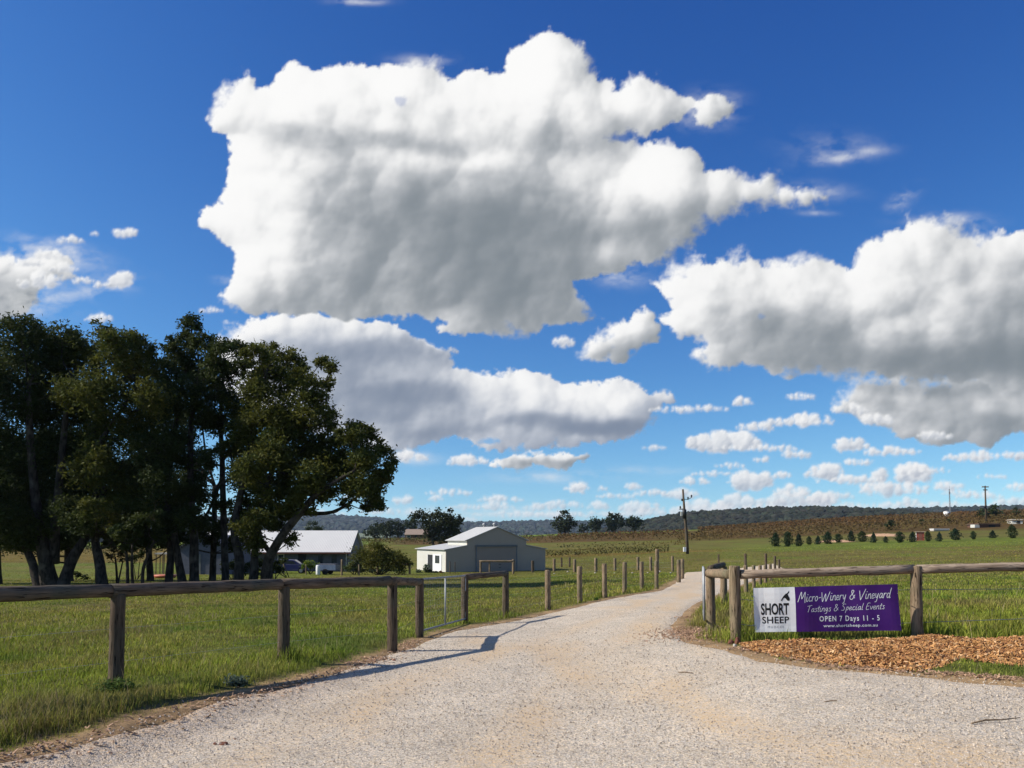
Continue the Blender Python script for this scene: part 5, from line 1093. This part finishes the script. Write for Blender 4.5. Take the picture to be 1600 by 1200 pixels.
# young conifers
def conifer_mesh(seed):
    rg = np.random.default_rng(seed); v_ = seed % 5; e1 = (.62, .45, .85, .55, 1.0)[v_]; wb = (.60, .50, .66, .52, .58)[v_]; kt = (.3, .42, .22, .35, .18)[v_]; n = 900; t = rg.uniform(0.02, 1, n) ** .9 * rg.uniform(.9, 1.05, n); lean = rg.normal(0, .03, 2)
    tc_ = np.clip((t - kt) / (1 - kt), 0, 1); prof = np.where(t < kt, wb * (.5 + .5 * t / kt), wb * (1 - tc_) ** e1 + .03); lobes = 1 + .35 * np.sin(rg.uniform(0, 6) + 5 * t * 3)
    a = rg.uniform(0, 2 * pi, n); k = np.floor(a / (2 * pi) * 9); rr = prof * rg.uniform(.35, 1.1, n) * (.55 + .75 * rg.random(200)[(k + np.floor(t * 9) * 9).astype(int) % 200])
    C = np.stack([np.cos(a) * rr + lean[0] * t, np.sin(a) * rr + lean[1] * t, t], 1)
    V, Fq = leaf_cards(C, .15, .07, rg, 0, .5); col = np.array([(.024, .044, .020), (.034, .055, .022), (.022, .038, .022), (.040, .055, .018), (.026, .048, .028)][v_])[None] * 1.15 * rg.uniform(.6, 1.5, (n, 1)); return V, Fq, np.repeat(col, 4, 0)
CM = []
for sd in range(5):
    V, Fq, c = conifer_mesh(200 + sd); o = mesh_np('crown', V, Fq, M['leaf'], None, cols=c); CM.append(o.data); bpy.data.objects.remove(o)
b = MB(); b.tube([(0, 0, -.06), (0, 0, .5), (0, 0, .95)], [.035, .025, .006], 6); ot = b.build('trunk', M['bark'], None, True); TM = ot.data; bpy.data.objects.remove(ot)
CON = [(1212, 854, 833, 15), (1231, 854, 831, 16), (1248, 853.5, 834, 12), (1264, 851, 838, 9), (1278, 850.6, 837, 11), (1293.6, 850, 831, 15), (1310, 848, 834, 13), (1330, 846.5, 829, 12), (1347, 846.5, 830, 15), (1365, 848, 832, 11), (1384, 848, 838, 8), (1406, 848, 831, 15), (1426, 847, 831, 12), (1450, 846, 830, 10), (1468, 846, 831, 10), (1493, 844, 826, 16), (1521, 843, 830, 9), (1551, 841, 829, 11), (1582, 841, 820, 14)]
ORD = ["first and leftmost conifer of the long row on the slope", "plump second conifer from the left of the row", "third conifer from the left, narrower than its neighbours", "small conifer fourth from the left of the row", "fifth conifer from the left, leaning small tree", "bushy pointed conifer sixth from the left", "seventh conifer from the left, before a patch of bare earth", "eighth conifer from the left, dense and upright", "wide ninth conifer from the left beside the bare earth bank", "tenth conifer from the left, right of the bare earth bank", "smallest conifer, directly below the lone upright tree", "broad spreading conifer left of the pump shed", "conifer touching the white side of the pump shed", "conifer touching the red front of the pump shed", "narrow conifer right of the pump shed", "widest conifer of the row, below the white tank", "small round conifer standing alone left of the stable block", "small forked conifer below the stable block", "tallest conifer at the right end of the row"]
for i, (u, vb, vt, wd) in enumerate(CON):
    p = ground_at(u, vb, 900); h = max(1.2, hgt(p, vt)); o = empty('young_conifer', p, i * 1.3); o.scale = (1, 1, 1); tag(o, "young " + ORD[i] if len(ORD[i].split()) < 15 else ORD[i], 'conifer', 'row of young conifers on the right slope')
    wr = wd / F * p.y
    for nm, me in (('crown', CM[i % 5]), ('trunk', TM)):
        c = bpy.data.objects.new(nm, me); COL.objects.link(c); c.parent = o; c.scale = (wr, wr, h)

# ------------------------------------------------------------------ vineyards
def vines():
    rg = np.random.default_rng(5); P = []; K = []
    def rows(u0, u1, r0, r1, step, dens, hgt_, wdt, colr, tilt=0.0):
        for r in np.arange(r0, r1, step):
            ua, ub = u0, u1; xa, xb = (ua - CU) / F * r, (ub - CU) / F * r; n = int((xb - xa) * dens)
            x = rg.uniform(xa, xb, n); y = r + tilt * (x - xa) + rg.normal(0, .18, n); cl = fbm(x / 1.1, y / 3 + r, 2, 111)
            k = cl > -.42; x, y = x[k], y[k]; z = terrain(x, y) + rg.uniform(.25, hgt_, len(x)) * (1 + .25 * fbm(x / 5, y / 5, 2, 112))
            pch = fbm(x / 18, y / 30, 3, 113)[:, None]
            c = np.array(colr[0]) * (1 - sstep(-.3, .35, pch)) + np.array(colr[1]) * sstep(-.3, .35, pch)
            P.append(np.stack([x, y, z], 1)); c = c * (1 - .35 * (1 - sstep(240, 330, r))) + np.array([.13, .13, .035]) * .35 * (1 - sstep(240, 330, r)); K.append(c * rg.uniform(.75, 1.25, (len(x), 1)))
    BR = ((.155, .075, .022), (.125, .085, .028)); GO = ((.20, .12, .028), (.10, .10, .03))
    rows(1060, 1760, 232, 300, 3.4, 3.2, 1.35, .5, BR, .02); rows(1090, 1760, 300, 480, 5.2, 2.2, 1.5, .6, BR, .02)
    rows(870, 1075, 190, 205, 5, 5, 1.1, .5, GO); rows(870, 1075, 262, 380, 5.5, 2.6, 1.3, .6, BR)
    rows(560, 870, 260, 360, 6, 2.2, 1.3, .6, ((.16, .08, .03), (.12, .11, .03)))
    rows(845, 1045, 145, 155, 2.5, 16, 1.2, .5, ((.20, .13, .03), (.12, .11, .03)))
    rows(-120, 600, 140, 232, 4.5, 3, 1.3, .5, GO)
    C = np.vstack(P); K = np.vstack(K); r = np.hypot(C[:, 0], C[:, 1]); sc_ = np.clip(r / 300, .55, 1.2); V, Fq = leaf_cards(C, .62 * sc_, .42 * sc_, rg, 0)
    o = mesh_np('vineyard', V, Fq, M['vine'], None, cols=np.repeat(K, 4, 0)); tag(o, "rows of brown autumn vines across the far slopes", "vineyard", kind='stuff')
vines()

# ------------------------------------------------------------------ far hills and their woods
def hill(ridge, r0, r1, seed, base=-9.0, cols=((.05, .06, .03), (.05, .06, .03)), bump=1.5, fields=False, back=1.35):
    us = np.array([p[0] for p in ridge], float); vs = np.array([p[1] for p in ridge], float); ua = np.linspace(us[0], us[-1], 260)
    vr = np.interp(ua, us, vs); vr = np.convolve(np.pad(vr, 4, 'edge'), np.ones(9) / 9, 'valid'); az = np.arctan((ua - CU) / F)
    zr = CAMZ - (vr - HOR) * r1 * np.cos(az) / F; T = np.concatenate([np.linspace(0, 1, 26), [1.12, 1.35, 1.8]])
    rr = r0 + (r1 - r0) * T; A, Rr = np.meshgrid(az, rr); tt = T[:, None]; prof = np.where(tt <= 1, sstep(0, 1, tt), np.clip(1 - (tt - 1) ** 1.3, 0, 1))
    x, y = Rr * np.sin(A), Rr * np.cos(A); z = base + (zr[None] - base) * prof + bump * fbm(x / 90, y / 90, 4, seed) * prof * 2
    n = len(az); i = np.arange(len(T) - 1)[:, None] * n + np.arange(n - 1)[None]; Q = np.stack([i, i + 1, i + 1 + n, i + n], -1).reshape(-1, 4)
    fl = fbm(x / 260, y / 500, 3, seed + 2); w_ = (sstep(.0, .12, fl) * (1 - sstep(.35, .6, np.broadcast_to(tt, fl.shape))) if fields else np.zeros_like(fl)).reshape(-1, 1)
    c = np.array(cols[0]) * (1 - w_) + np.array(cols[1]) * w_
    o = mesh_np('hills', np.stack([x, y, z], -1).reshape(-1, 3), Q, M['far'], None, cols=c, smooth=True); tag(o, kind='structure')
    return az, rr, x, y, z, w_.reshape(x.shape)
def ico():
    import bmesh
    bm = bmesh.new(); bmesh.ops.create_icosphere(bm, subdivisions=1, radius=1); V = np.array([v.co[:] for v in bm.verts]); T = np.array([[v.index for v in f.verts] for f in bm.faces]); bm.free(); return V, T
IV, IT = ico()
WP = []
def wood(hl, n, size, col, seed, tmin=0.0, tmax=1.15):
    az, rr, x, y, z, fld = hl; rg = np.random.default_rng(seed); T = (rr - rr[0]) / (rr[25] - rr[0]); ja = np.nonzero((T >= tmin) & (T <= tmax))[0]
    j = rg.uniform(ja[0], ja[-1], n); i = rg.uniform(0, x.shape[1] - 1.001, n); j0, i0 = j.astype(int), i.astype(int); b, a = j - j0, i - i0
    def g(Q): return (Q[j0, i0] * (1 - a) + Q[j0, i0 + 1] * a) * (1 - b) + (Q[j0 + 1, i0] * (1 - a) + Q[j0 + 1, i0 + 1] * a) * b
    k = g(fld) < .35 + .3 * rg.random(n); X, Y, Z = g(x)[k], g(y)[k], g(z)[k]; n = len(X); s = size * rg.uniform(.6, 1.4, n)
    add_lumps(X, Y, Z, s, col, rg)
def add_lumps(X, Y, Z, s, col, rg):
    n = len(X); V = IV[None] * (1 + rg.uniform(-.3, .3, (n, len(IV), 1))) * s[:, None, None] * np.stack([np.ones(n), np.ones(n), rg.uniform(.55, .9, n)], 1)[:, None, :]
    V = V + np.stack([X, Y, Z + s * .35], 1)[:, None, :]; T = IT[None] + (np.arange(n) * len(IV))[:, None, None]
    c = np.array(col)[None, None] * rg.uniform(.6, 1.5, (n, 1, 1)) * rg.uniform(.85, 1.15, (n, 1, 3)) * np.ones((1, len(IV), 1)); WP.append((V.reshape(-1, 3), T.reshape(-1, 3), c.reshape(-1, 3)))
RH = hill([(930, 832), (1000, 819), (1040, 812), (1080, 806), (1100, 804), (1150, 802), (1200, 799), (1250, 797), (1300, 797), (1340, 799), (1380, 801), (1420, 803), (1460, 807), (1520, 812)], 850, 1350, 5, cols=((.045, .05, .026),) * 2)
wood(RH, 7500, 4.6, (.027, .030, .018), 6)
R2h = hill([(1340, 808), (1400, 803), (1440, 800), (1480, 798.5), (1520, 797.5), (1600, 797), (1750, 797)], 1700, 2500, 7, cols=((.04, .05, .035),) * 2); wood(R2h, 1500, 9, (.026, .032, .026), 8, .6)
LH = hill([(-300, 812), (100, 806), (380, 813), (430, 813), (470, 810), (500, 808), (540, 810), (570, 812), (610, 814), (640, 818), (700, 820), (760, 820), (800, 819), (850, 817), (900, 819), (960, 817), (1010, 818), (1100, 820)], 2600, 4600, 9, cols=((.05, .062, .04), (.17, .19, .09)), bump=3, fields=True); wood(LH, 9000, 13, (.034, .042, .034), 10, .05)
# belt of trees on the plain in front of the left hills
rg = np.random.default_rng(12); n = 2600; u = rg.uniform(-250, 1050, n); r = rg.uniform(820, 1500, n) ** 1.0; az = np.arctan((u - CU) / F)
dn = fbm(u / 45, r / 300, 3, 121) > .02; u, r, az = u[dn], r[dn], az[dn]; X, Y = r * np.sin(az), r * np.cos(az); add_lumps(X, Y, terrain(X, Y) + 2.5, rg.uniform(3, 6, len(X)), (.030, .038, .024), rg)
Vw = []; Tw = []; Cw = []; q = 0
for V, T, c in WP: Vw.append(V); Tw.append(T + q); Cw.append(c); q += len(V)
o = mesh_np('woodland', np.vstack(Vw), np.vstack(Tw), M['far'], None, cols=np.vstack(Cw)); tag(o, "dark eucalypt woodland covering the far hills and plain", "woodland", kind='stuff')
# low bank of bare earth among the conifers, white stones along the far paddock fence
# ------------------------------------------------------------------ grass
MULCH = np.array([tuple(ground_at(u, v)[:2]) for u, v in [(1158, 1006), (1190, 1004), (1240, 1003), (1340, 1003), (1400, 1000), (1440, 994), (1480, 996), (1520, 1001), (1600, 998), (1900, 994), (1900, 1040), (1600, 1042), (1560, 1038), (1500, 1030), (1470, 1042), (1440, 1050), (1380, 1046), (1300, 1038), (1215, 1026), (1165, 1014)]])
FEET = [(p.x, p.y) for p in PL + row + [R0, R1, R2, R3, RB]]
def build_grass():
    rg = np.random.default_rng(21)
    def sample(n, a0, a1, r0, r1):
        az = np.arctan(rg.uniform((a0 - CU) / F, (a1 - CU) / F, n)); r = np.exp(rg.uniform(math.log(r0), math.log(r1), n)); return r * np.sin(az), r * np.cos(az), r
    parts = [sample(330000, -130, 1100, 4.2, 75), sample(200000, 1080, 2100, 9, 80), sample(60000, -100, 700, 4.2, 9), sample(90000, -130, 1740, 60, 170)]
    x = np.concatenate([p[0] for p in parts]); y = np.concatenate([p[1] for p in parts]); r = np.concatenate([p[2] for p in parts])
    d = road_d(x, y); ed = fbm(x / .45, y / .45, 3, 131)
    k = d < -.07 + .16 * ed
    md = poly_sdf(x, y, MULCH); k &= (md < -.02 + .05 * ed)
    # worn corner beside the open gate stays nearly bare
    gc = ground_at(1085, 985); wc = np.hypot(x - gc.x, y - gc.y) < .75 + .4 * ed; k &= ~(wc & (rg.random(len(x)) < .93))
    k &= ~((d > -.34) & (rg.random(len(x)) < .55 + .35 * ed))
    x, y, r, d = x[k], y[k], r[k], d[k]; n = len(x)
    right = x > 2.5
    hn = fbm(x / 1.3, y / 1.3, 3, 132); hf = fbm(x / 6, y / 9, 3, 133)
    h = (.085 + .07 * hn + .05 * hf) * rg.uniform(.4, 1.4, n); h = np.where(right, h * 1.5 + .03, h)
    h *= 1 - .45 * sstep(16, 50, r)
    tuft = fbm(x / .42, y / .42, 3, 144); h *= .80 + .55 * np.clip(tuft + .2, -.3, 1) * (r < 45)
    bk = (x < 1) & (y < 14) & (d < -.3) & (d > -1.0); h = np.where(bk, h * 1.2 + .015, h)
    h *= .30 + .70 * sstep(.12, .42, -d)                      # short beside the gravel
    h = np.clip(h, .02, .4); 
    bn = (x > 2.9) & (x < 7.2) & (y > 12.2) & (y < 13.9); h = np.where(bn, h * .45, h); h = np.where((x > 5) & (y < 12.6), h * .3, h)
    fl_ = np.zeros(n, bool)
    for (px_, py_) in FEET: fl_ |= np.hypot(x - px_, y - py_) < .34 + .2 * hn
    h = np.where(fl_, h * 1.9 + .05, h)
    seed_ = rg.random(n) < .010 + .035 * sstep(.0, .4, fbm(x / 2.5, y / 2.5, 3, 138)); h = np.where(seed_ & (r < 60), h * 1.7 + .05, h)
    w_ = np.maximum(.0055, r * .00085) * rg.uniform(.6, 1.3, n); w_ = np.where(seed_, w_ * .7, w_)
    a = rg.uniform(0, 2 * pi, n); bend = rg.uniform(.1, .75, n) * h; ba = rg.uniform(0, 2 * pi, n)
    z = terrain(x, y) - .03 + bank(x, y, d)
    dx, dy = np.cos(a) * w_ / 2, np.sin(a) * w_ / 2; bx_, by_ = np.cos(ba) * bend, np.sin(ba) * bend
    P = np.stack([np.stack([x - dx, y - dy, z], 1), np.stack([x + dx, y + dy, z], 1),
                  np.stack([x + dx * .8 + bx_ * .35, y + dy * .8 + by_ * .35, z + h * .6 + .02], 1), np.stack([x - dx * .8 + bx_ * .35, y - dy * .8 + by_ * .35, z + h * .6 + .02], 1),
                  np.stack([x + bx_, y + by_, z + h + .02], 1)], 1)
    i = np.arange(n)[:, None] * 5; Q = i + np.array([[0, 1, 2, 3]]); T = i + np.array([[3, 2, 4]])
    c = zone(x, y) * np.where(r < 62, 1.0, 1.0)[:, None]
    g1 = np.array([.17, .245, .036]); g2 = np.array([.25, .27, .055]); g3 = np.array([.36, .31, .13])
    t = rg.random(n)[:, None]; brn = fbm(x / 2.6, y / 4, 4, 139)[:, None] * .95; mixc = np.where(t < .50 - brn, g1, np.where(t < .82 - brn, g2, g3)); c = c * .55 + mixc * .45
    c = c * np.array([1.48, 1.40, .92]); c = np.where(seed_[:, None], np.array([.36, .29, .15]), c); c = c * rg.uniform(.6, 1.45, (n, 1)) * (1 + .55 * fbm(x / .5, y / .5, 3, 136))[:, None]
    yel = sstep(.0, .4, fbm(x / 2.2, y / 3.4, 4, 134))[:, None]; c = c * (1 - .55 * yel) + np.array([.30, .245, .085]) * .55 * yel
    rus = sstep(.12, .42, fbm(x / 3.4, y / 4.4, 4, 145))[:, None] * (rg.random((n, 1)) < .6); c = c * (1 - .5 * rus) + np.array([.25, .155, .085]) * .5 * rus
    wet = sstep(.12, .45, fbm(x / 3.1, y / 3.1, 3, 137))[:, None]; c = c * (1 - .6 * wet) + np.array([.085, .17, .022]) * .6 * wet
    cc = np.repeat(c[:, None], 5, 1)
    o = mesh_np('grass', P.reshape(-1, 3), [Q, T], M['grass'], None, cols=cc.reshape(-1, 3)); tag(o, "long green and straw coloured paddock grass on both sides of the driveway", "grass", kind='stuff')
build_grass()

# ------------------------------------------------------------------ wood chips, gravel, debris
def chips(name, X, Y, L, W, T, cols, rg, lift=0.0, label=None, cat=None, mat=None, tilt=.6):
    n = len(X); a = rg.uniform(0, 2 * pi, n); ti = rg.normal(0, tilt, n); ro = rg.normal(0, tilt, n)
    l, w_, t = L * rg.uniform(.4, 1.4, n), W * rg.uniform(.5, 1.4, n), T * rg.uniform(.6, 1.5, n)
    K = np.array([(-1, -1, -1), (1, -.7, -1), (1, 1, -1), (-.8, 1, -1), (-1, -1, 1), (1, -.7, 1), (1, 1, 1), (-.8, 1, 1)]) / 2
    P = K[None] * np.stack([l, w_, t], 1)[:, None]; P = P + rg.normal(0, .08, P.shape) * np.stack([l, w_, t], 1)[:, None] * .6
    ct, st = np.cos(ti)[:, None], np.sin(ti)[:, None]; x, z = P[..., 0] * ct - P[..., 2] * st, P[..., 0] * st + P[..., 2] * ct
    cr, sr = np.cos(ro)[:, None], np.sin(ro)[:, None]; y, z = P[..., 1] * cr - z * sr, P[..., 1] * sr + z * cr
    ca, sa = np.cos(a)[:, None], np.sin(a)[:, None]; V = np.stack([x * ca - y * sa + X[:, None], x * sa + y * ca + Y[:, None], z + (terrain(X, Y) + lift)[:, None]], -1)
    Fq = (np.arange(n) * 8)[:, None, None] + np.array([(0, 3, 2, 1), (4, 5, 6, 7), (0, 1, 5, 4), (1, 2, 6, 5), (2, 3, 7, 6), (3, 0, 4, 7)])[None]
    o = mesh_np(name, V.reshape(-1, 3), Fq.reshape(-1, 4), mat, None, cols=np.repeat(cols, 8, 0)); tag(o, label, cat, kind='stuff'); return o
rg = np.random.default_rng(31); M['chip'] = mat_attr("split_wood_chips", .75, 0); M['peb'] = mat_attr("pebbles", .85, 0)
x = rg.uniform(MULCH[:, 0].min(), MULCH[:, 0].max(), 60000); y = rg.uniform(MULCH[:, 1].min(), MULCH[:, 1].max(), 60000); d = poly_sdf(x, y, MULCH) + .06 * fbm(x / .3, y / .3, 2, 141)
k = (d > -.03) & (rg.random(len(x)) < .25 + 1.2 * np.clip(d * 6 + .3, 0, 1)); x, y, d = x[k][:26000], y[k][:26000], d[k][:26000]
lift = .01 + np.clip(d, 0, .35) * .20 * (1 + .6 * fbm(x / .5, y / .5, 2, 142)) * rg.uniform(.3, 1, len(x))
t = rg.random((len(x), 1)); c = np.where(t < .45, [[.55, .28, .10]], np.where(t < .78, [[.36, .16, .06]], np.where(t < .9, [[.70, .44, .22]], [[.16, .075, .035]]))) * rg.uniform(.75, 1.25, (len(x), 1))
chips('wood_chips', x, y, .050, .024, .007, c, rg, lift, "strip of fresh orange wood chips below the purple banner and right fence", "wood chips", M['chip'])
# mulch bed surface under the chips
def bed():
    gx, gy = np.meshgrid(np.linspace(MULCH[:, 0].min(), MULCH[:, 0].max(), 240), np.linspace(MULCH[:, 1].min(), MULCH[:, 1].max(), 90)); d = poly_sdf(gx, gy, MULCH)
    z = terrain(gx, gy) - .035 + np.clip(d, -.1, .35) * .18; na = gx.shape[1]; i = np.arange(gx.shape[0] - 1)[:, None] * na + np.arange(na - 1)[None]; Q = np.stack([i, i + 1, i + 1 + na, i + na], -1).reshape(-1, 4); Q = Q[(d.ravel()[Q] > -.02).all(1)]
    used, inv = np.unique(Q, return_inverse=True); o = mesh_np('mulch_bed', np.stack([gx, gy, z], -1).reshape(-1, 3)[used], inv.reshape(-1, 4), mat_noise("old_mulch", (.12, .06, .03), (.30, .16, .07), 30, 5, .9, .01), None, smooth=True); tag(o, "bed of settled brown mulch under the loose wood chips", "mulch", kind='stuff')
bed()
# loose bark and leaf litter: gate corner, gravel edge
L1 = []
gc = ground_at(1090, 990); a = rg.uniform(0, 2 * pi, 2600); q = rg.rayleigh(.42, 2600); L1.append(np.stack([gc.x + .25 + np.cos(a) * q * 1.2, gc.y + np.sin(a) * q * 1.5], 1))
for (u0, v0, u1, v1, n, sp) in [(1060, 965, 1110, 962, 120, .10), (600, 1028, 560, 1040, 260, .14), (655, 1000, 620, 1020, 220, .12), (380, 1090, 550, 1045, 200, .13), (110, 1162, 370, 1090, 200, .16), (1150, 1012, 1300, 1042, 350, .10), (1300, 1042, 1600, 1062, 500, .09), (-40, 1195, 110, 1162, 120, .12)]:
    A_, B_ = ground_at(u0, v0), ground_at(u1, v1); t = rg.random((n, 1)); L1.append(np.array(A_[:2]) * (1 - t) + np.array(B_[:2]) * t + rg.normal(0, sp, (n, 2)))
L1 = np.vstack(L1); c = np.array([[.34, .21, .13]]) * rg.uniform(.45, 1.9, (len(L1), 1)); chips('leaf_litter', L1[:, 0], L1[:, 1], .05, .016, .004, c, rg, .012, "brown bark scraps and leaf litter along the edges of the gravel", "litter", M['chip'], .35)
# stones on the drive
n = 30000; az = np.arctan(rg.uniform(-.62, .62, n)); r = np.exp(rg.uniform(math.log(4.3), math.log(24), n)); x, y = r * np.sin(az), r * np.cos(az); k = road_d(x, y) > .0 + .25 * rg.random(n) ** 2; x, y, r = x[k], y[k], r[k]
t = rg.random((len(x), 1)); c = np.where(t < .6, [[.66, .55, .43]], np.where(t < .8, [[.50, .40, .30]], np.where(t < .93, [[.36, .31, .26]], [[.72, .64, .55]]))) * rg.uniform(.7, 1.2, (len(x), 1))
sz = .0105 * np.clip(r / 7, .8, 1.4); o = chips('gravel', x, y, sz, sz * .8, sz * .55, c, rg, .016, "loose crushed stones scattered over the gravel driveway", "gravel", M['peb'], .5)
# bare earth bank among the conifers
def mound(name, label, cat, u0, u1, v, hpx, mat, dep=3.0):
    a, b_ = ground_at(u0, v, 900), ground_at(u1, v, 900); s = a.y / F; Lm = (b_ - a).length; o = empty(name, (a + b_) / 2, math.atan2(b_.y - a.y, b_.x - a.x)); tag(o, label, cat); nx, ny = 40, 9; gx, gy = np.meshgrid(np.linspace(-Lm / 2, Lm / 2, nx), np.linspace(-dep / 2, dep / 2, ny))
    z = hpx * s * np.clip(1 - (2 * gx / Lm) ** 4, 0, 1) * np.cos(gy / dep * pi) * (1 + .35 * fbm(gx / 2, gy / 2, 3, 151)) - .1; i = np.arange(ny - 1)[:, None] * nx + np.arange(nx - 1)[None]
    mesh_np('soil', np.stack([gx, gy, z], -1).reshape(-1, 3), np.stack([i, i + 1, i + 1 + nx, i + nx], -1).reshape(-1, 4), mat, o, smooth=True)
soil = mat_noise("bare_orange_soil", (.42, .24, .13), (.52, .33, .2), 2, 4, .95, .05)
mound("earth_bank", "bank of bare orange earth behind the middle of the conifer row", "earth bank", 1352, 1412, 837.5, 4.2, soil, 5)
mound("earth_bank", "small heap of bare earth behind the left part of the conifer row", "earth bank", 1284, 1336, 846.5, 3.5, soil, 4)
# pale stones under the far paddock fence
SS = [(866, 897, 3), (887, 894, 4), (909, 896.5, 2.5), (930, 896, 4.5), (960, 896, 2.5), (988, 896, 4), (1012, 896, 3.5), (1031, 894, 4.5), (1048, 896, 3.5)]
SL = ["first and leftmost pale stone in the grass below the grey paddock posts", "second pale stone from the left below the grey paddock posts", "smallest pale stone, third from the left below the grey paddock posts", "wide pale stone at the foot of the fifth grey paddock post", "tiny pale stone at the foot of the braced grey paddock post", "pale stone in the grass just left of the seventh grey paddock post", "pale stone at the foot of the grey post next to the tall brown post", "largest pale stone, touching the foot of the tall brown post", "rightmost pale stone, beside the last grey post by the driveway"]
for i, (u, v, wd) in enumerate(SS):
    p = ground_at(u, v); s = p.y / F; b = MB(); rr_ = np.random.default_rng(300 + i); V = IV * (1 + rr_.uniform(-.25, .25, (len(IV), 1))) * np.array([wd * s / 2, wd * s / 2, wd * s * .32]); b.add(V, (), IT); o = b.build('pale_stone', M['stone'], None, True); o.location = p + Vector((0, 0, .05))
    tag(o, SL[i], "stone", "pale stones in the grass below the grey paddock posts")
# rocks at the foot of the corner post, red stones and a stick on the drive
def rock(label, u, v, wpx, hpx, mat, seed, cat='rock', name='rock'):
    p = ground_at(u, v); s = p.y / F; rr_ = np.random.default_rng(seed); import bmesh
    bm = bmesh.new(); bmesh.ops.create_icosphere(bm, subdivisions=3, radius=1); V = np.array([q.co[:] for q in bm.verts]); T = np.array([[q.index for q in f.verts] for f in bm.faces]); bm.free()
    nz_ = 1 + .35 * fbm(V[:, 0] * 1.3 + seed, V[:, 1] * 1.3 + V[:, 2], 3, seed)[:, None]; V = V * nz_ * np.array([wpx * s / 2, wpx * s / 2.6, hpx * s / 1.7])
    o = mesh_np(name, V, T, M[mat], None, smooth=False); o.location = p + Vector((0, 0, hpx * s * .25)); tag(o, label, cat); return o
rock("reddish rock on the left at the foot of the banner corner post", 1142, 1006, 9, 8, 'redstone', 3)
rock("pinkish brown rock leaning on the front of the banner corner post", 1152, 1006, 9, 12, 'redstone', 5)
rock("grey tipped small rock in front of the banner corner post", 1148, 1010, 6, 5, 'stone', 8)
rock("larger flat red stone lying alone on the left gravel edge", 349, 1163, 13, 5, 'redstone', 9, 'stone', 'red_stone')
rock("smaller red stone beside the flat red one on the gravel", 336, 1163, 6, 4, 'redstone', 10, 'stone', 'red_stone')
rock("tiny red stone up the gravel edge from the flat red one", 367, 1155, 4, 3, 'redstone', 12, 'stone', 'red_stone')
rock("dark stone on the gravel near the second rail fence post", 616, 1033, 5, 4, 'redstone', 13, 'stone', 'dark_stone')
def stick(label, pts, r):
    P = [ground_at(u, v) + Vector((0, 0, .022 + .002 * i)) for i, (u, v) in enumerate(pts)]; b = MB(); b.tube(P, [r, r * 1.1, r * .8, r * .5][:len(P)], 7, .2, 3); o = b.build('stick', M['wood'], None, True); tag(o, label, 'stick')
stick("thin dark stick lying on the gravel at the lower right", [(1518, 1134), (1540, 1129), (1565, 1129), (1594, 1126)], .008)
stick("short twig on the gravel left of the wood chips", [(1060, 1053), (1070, 1053), (1082, 1054.5)], .006)
stick("faint thin twig on the gravel under the middle of the wood chips", [(1288, 1100), (1300, 1098), (1308, 1099)], .005)
# weeds
def weed(label, u, v, wpx, hpx, leaf, seed, n=260, L=.06, W=.025):
    p = ground_at(u, v); s = p.y / F; rg2 = np.random.default_rng(seed); C = rg2.normal(size=(n, 3)) * np.array([wpx * s * .28, wpx * s * .22, hpx * s * .25]) + np.array([0, 0, hpx * s * .4]); C[:, 2] = np.abs(C[:, 2]); V, Q = leaf_cards(C, L, W, rg2, 0, .4)
    o = mesh_np('weed_clump', V, Q, M['leaf'], None, cols=np.repeat(np.array([leaf]) * rg2.uniform(.6, 1.4, (n, 1)), 4, 0)); o.location = p; tag(o, label, 'weed')
weed("blue grey weed clump on the mown verge left of the drive", 368, 1072, 30, 16, (.13, .17, .12), 401, 520)
weed("leafy green weeds crowding the foot of the nearest fence post", 176, 1088, 46, 26, (.10, .15, .035), 402, 700)
weed("small dark weed in the paddock between the second and third post", 520, 1022, 12, 9, (.06, .10, .03), 403)
weed("dark green weed clump in the grass right of the small post row", 932, 938, 8, 6, (.05, .11, .02), 404, 120)

# ------------------------------------------------------------------ air
def haze():
    m, nt, out = new_mat("air"); pv = N(nt, "ShaderNodeVolumePrincipled"); pv.inputs['Density'].default_value = HAZE; pv.inputs['Color'].default_value = (.62, .76, .95, 1); pv.inputs['Anisotropy'].default_value = .2
    nt.links.new(pv.outputs[0], out.inputs['Volume'])
    zb, zt = -14.0, 140.0; b = MB(); b.box((0, 3200, (zb + zt) / 2), (9600, 7200, zt - zb)); tag(b.build('haze', m), "thin blue air between here and the far hills", "haze", kind='stuff')
HAZE = 0.00005
haze()
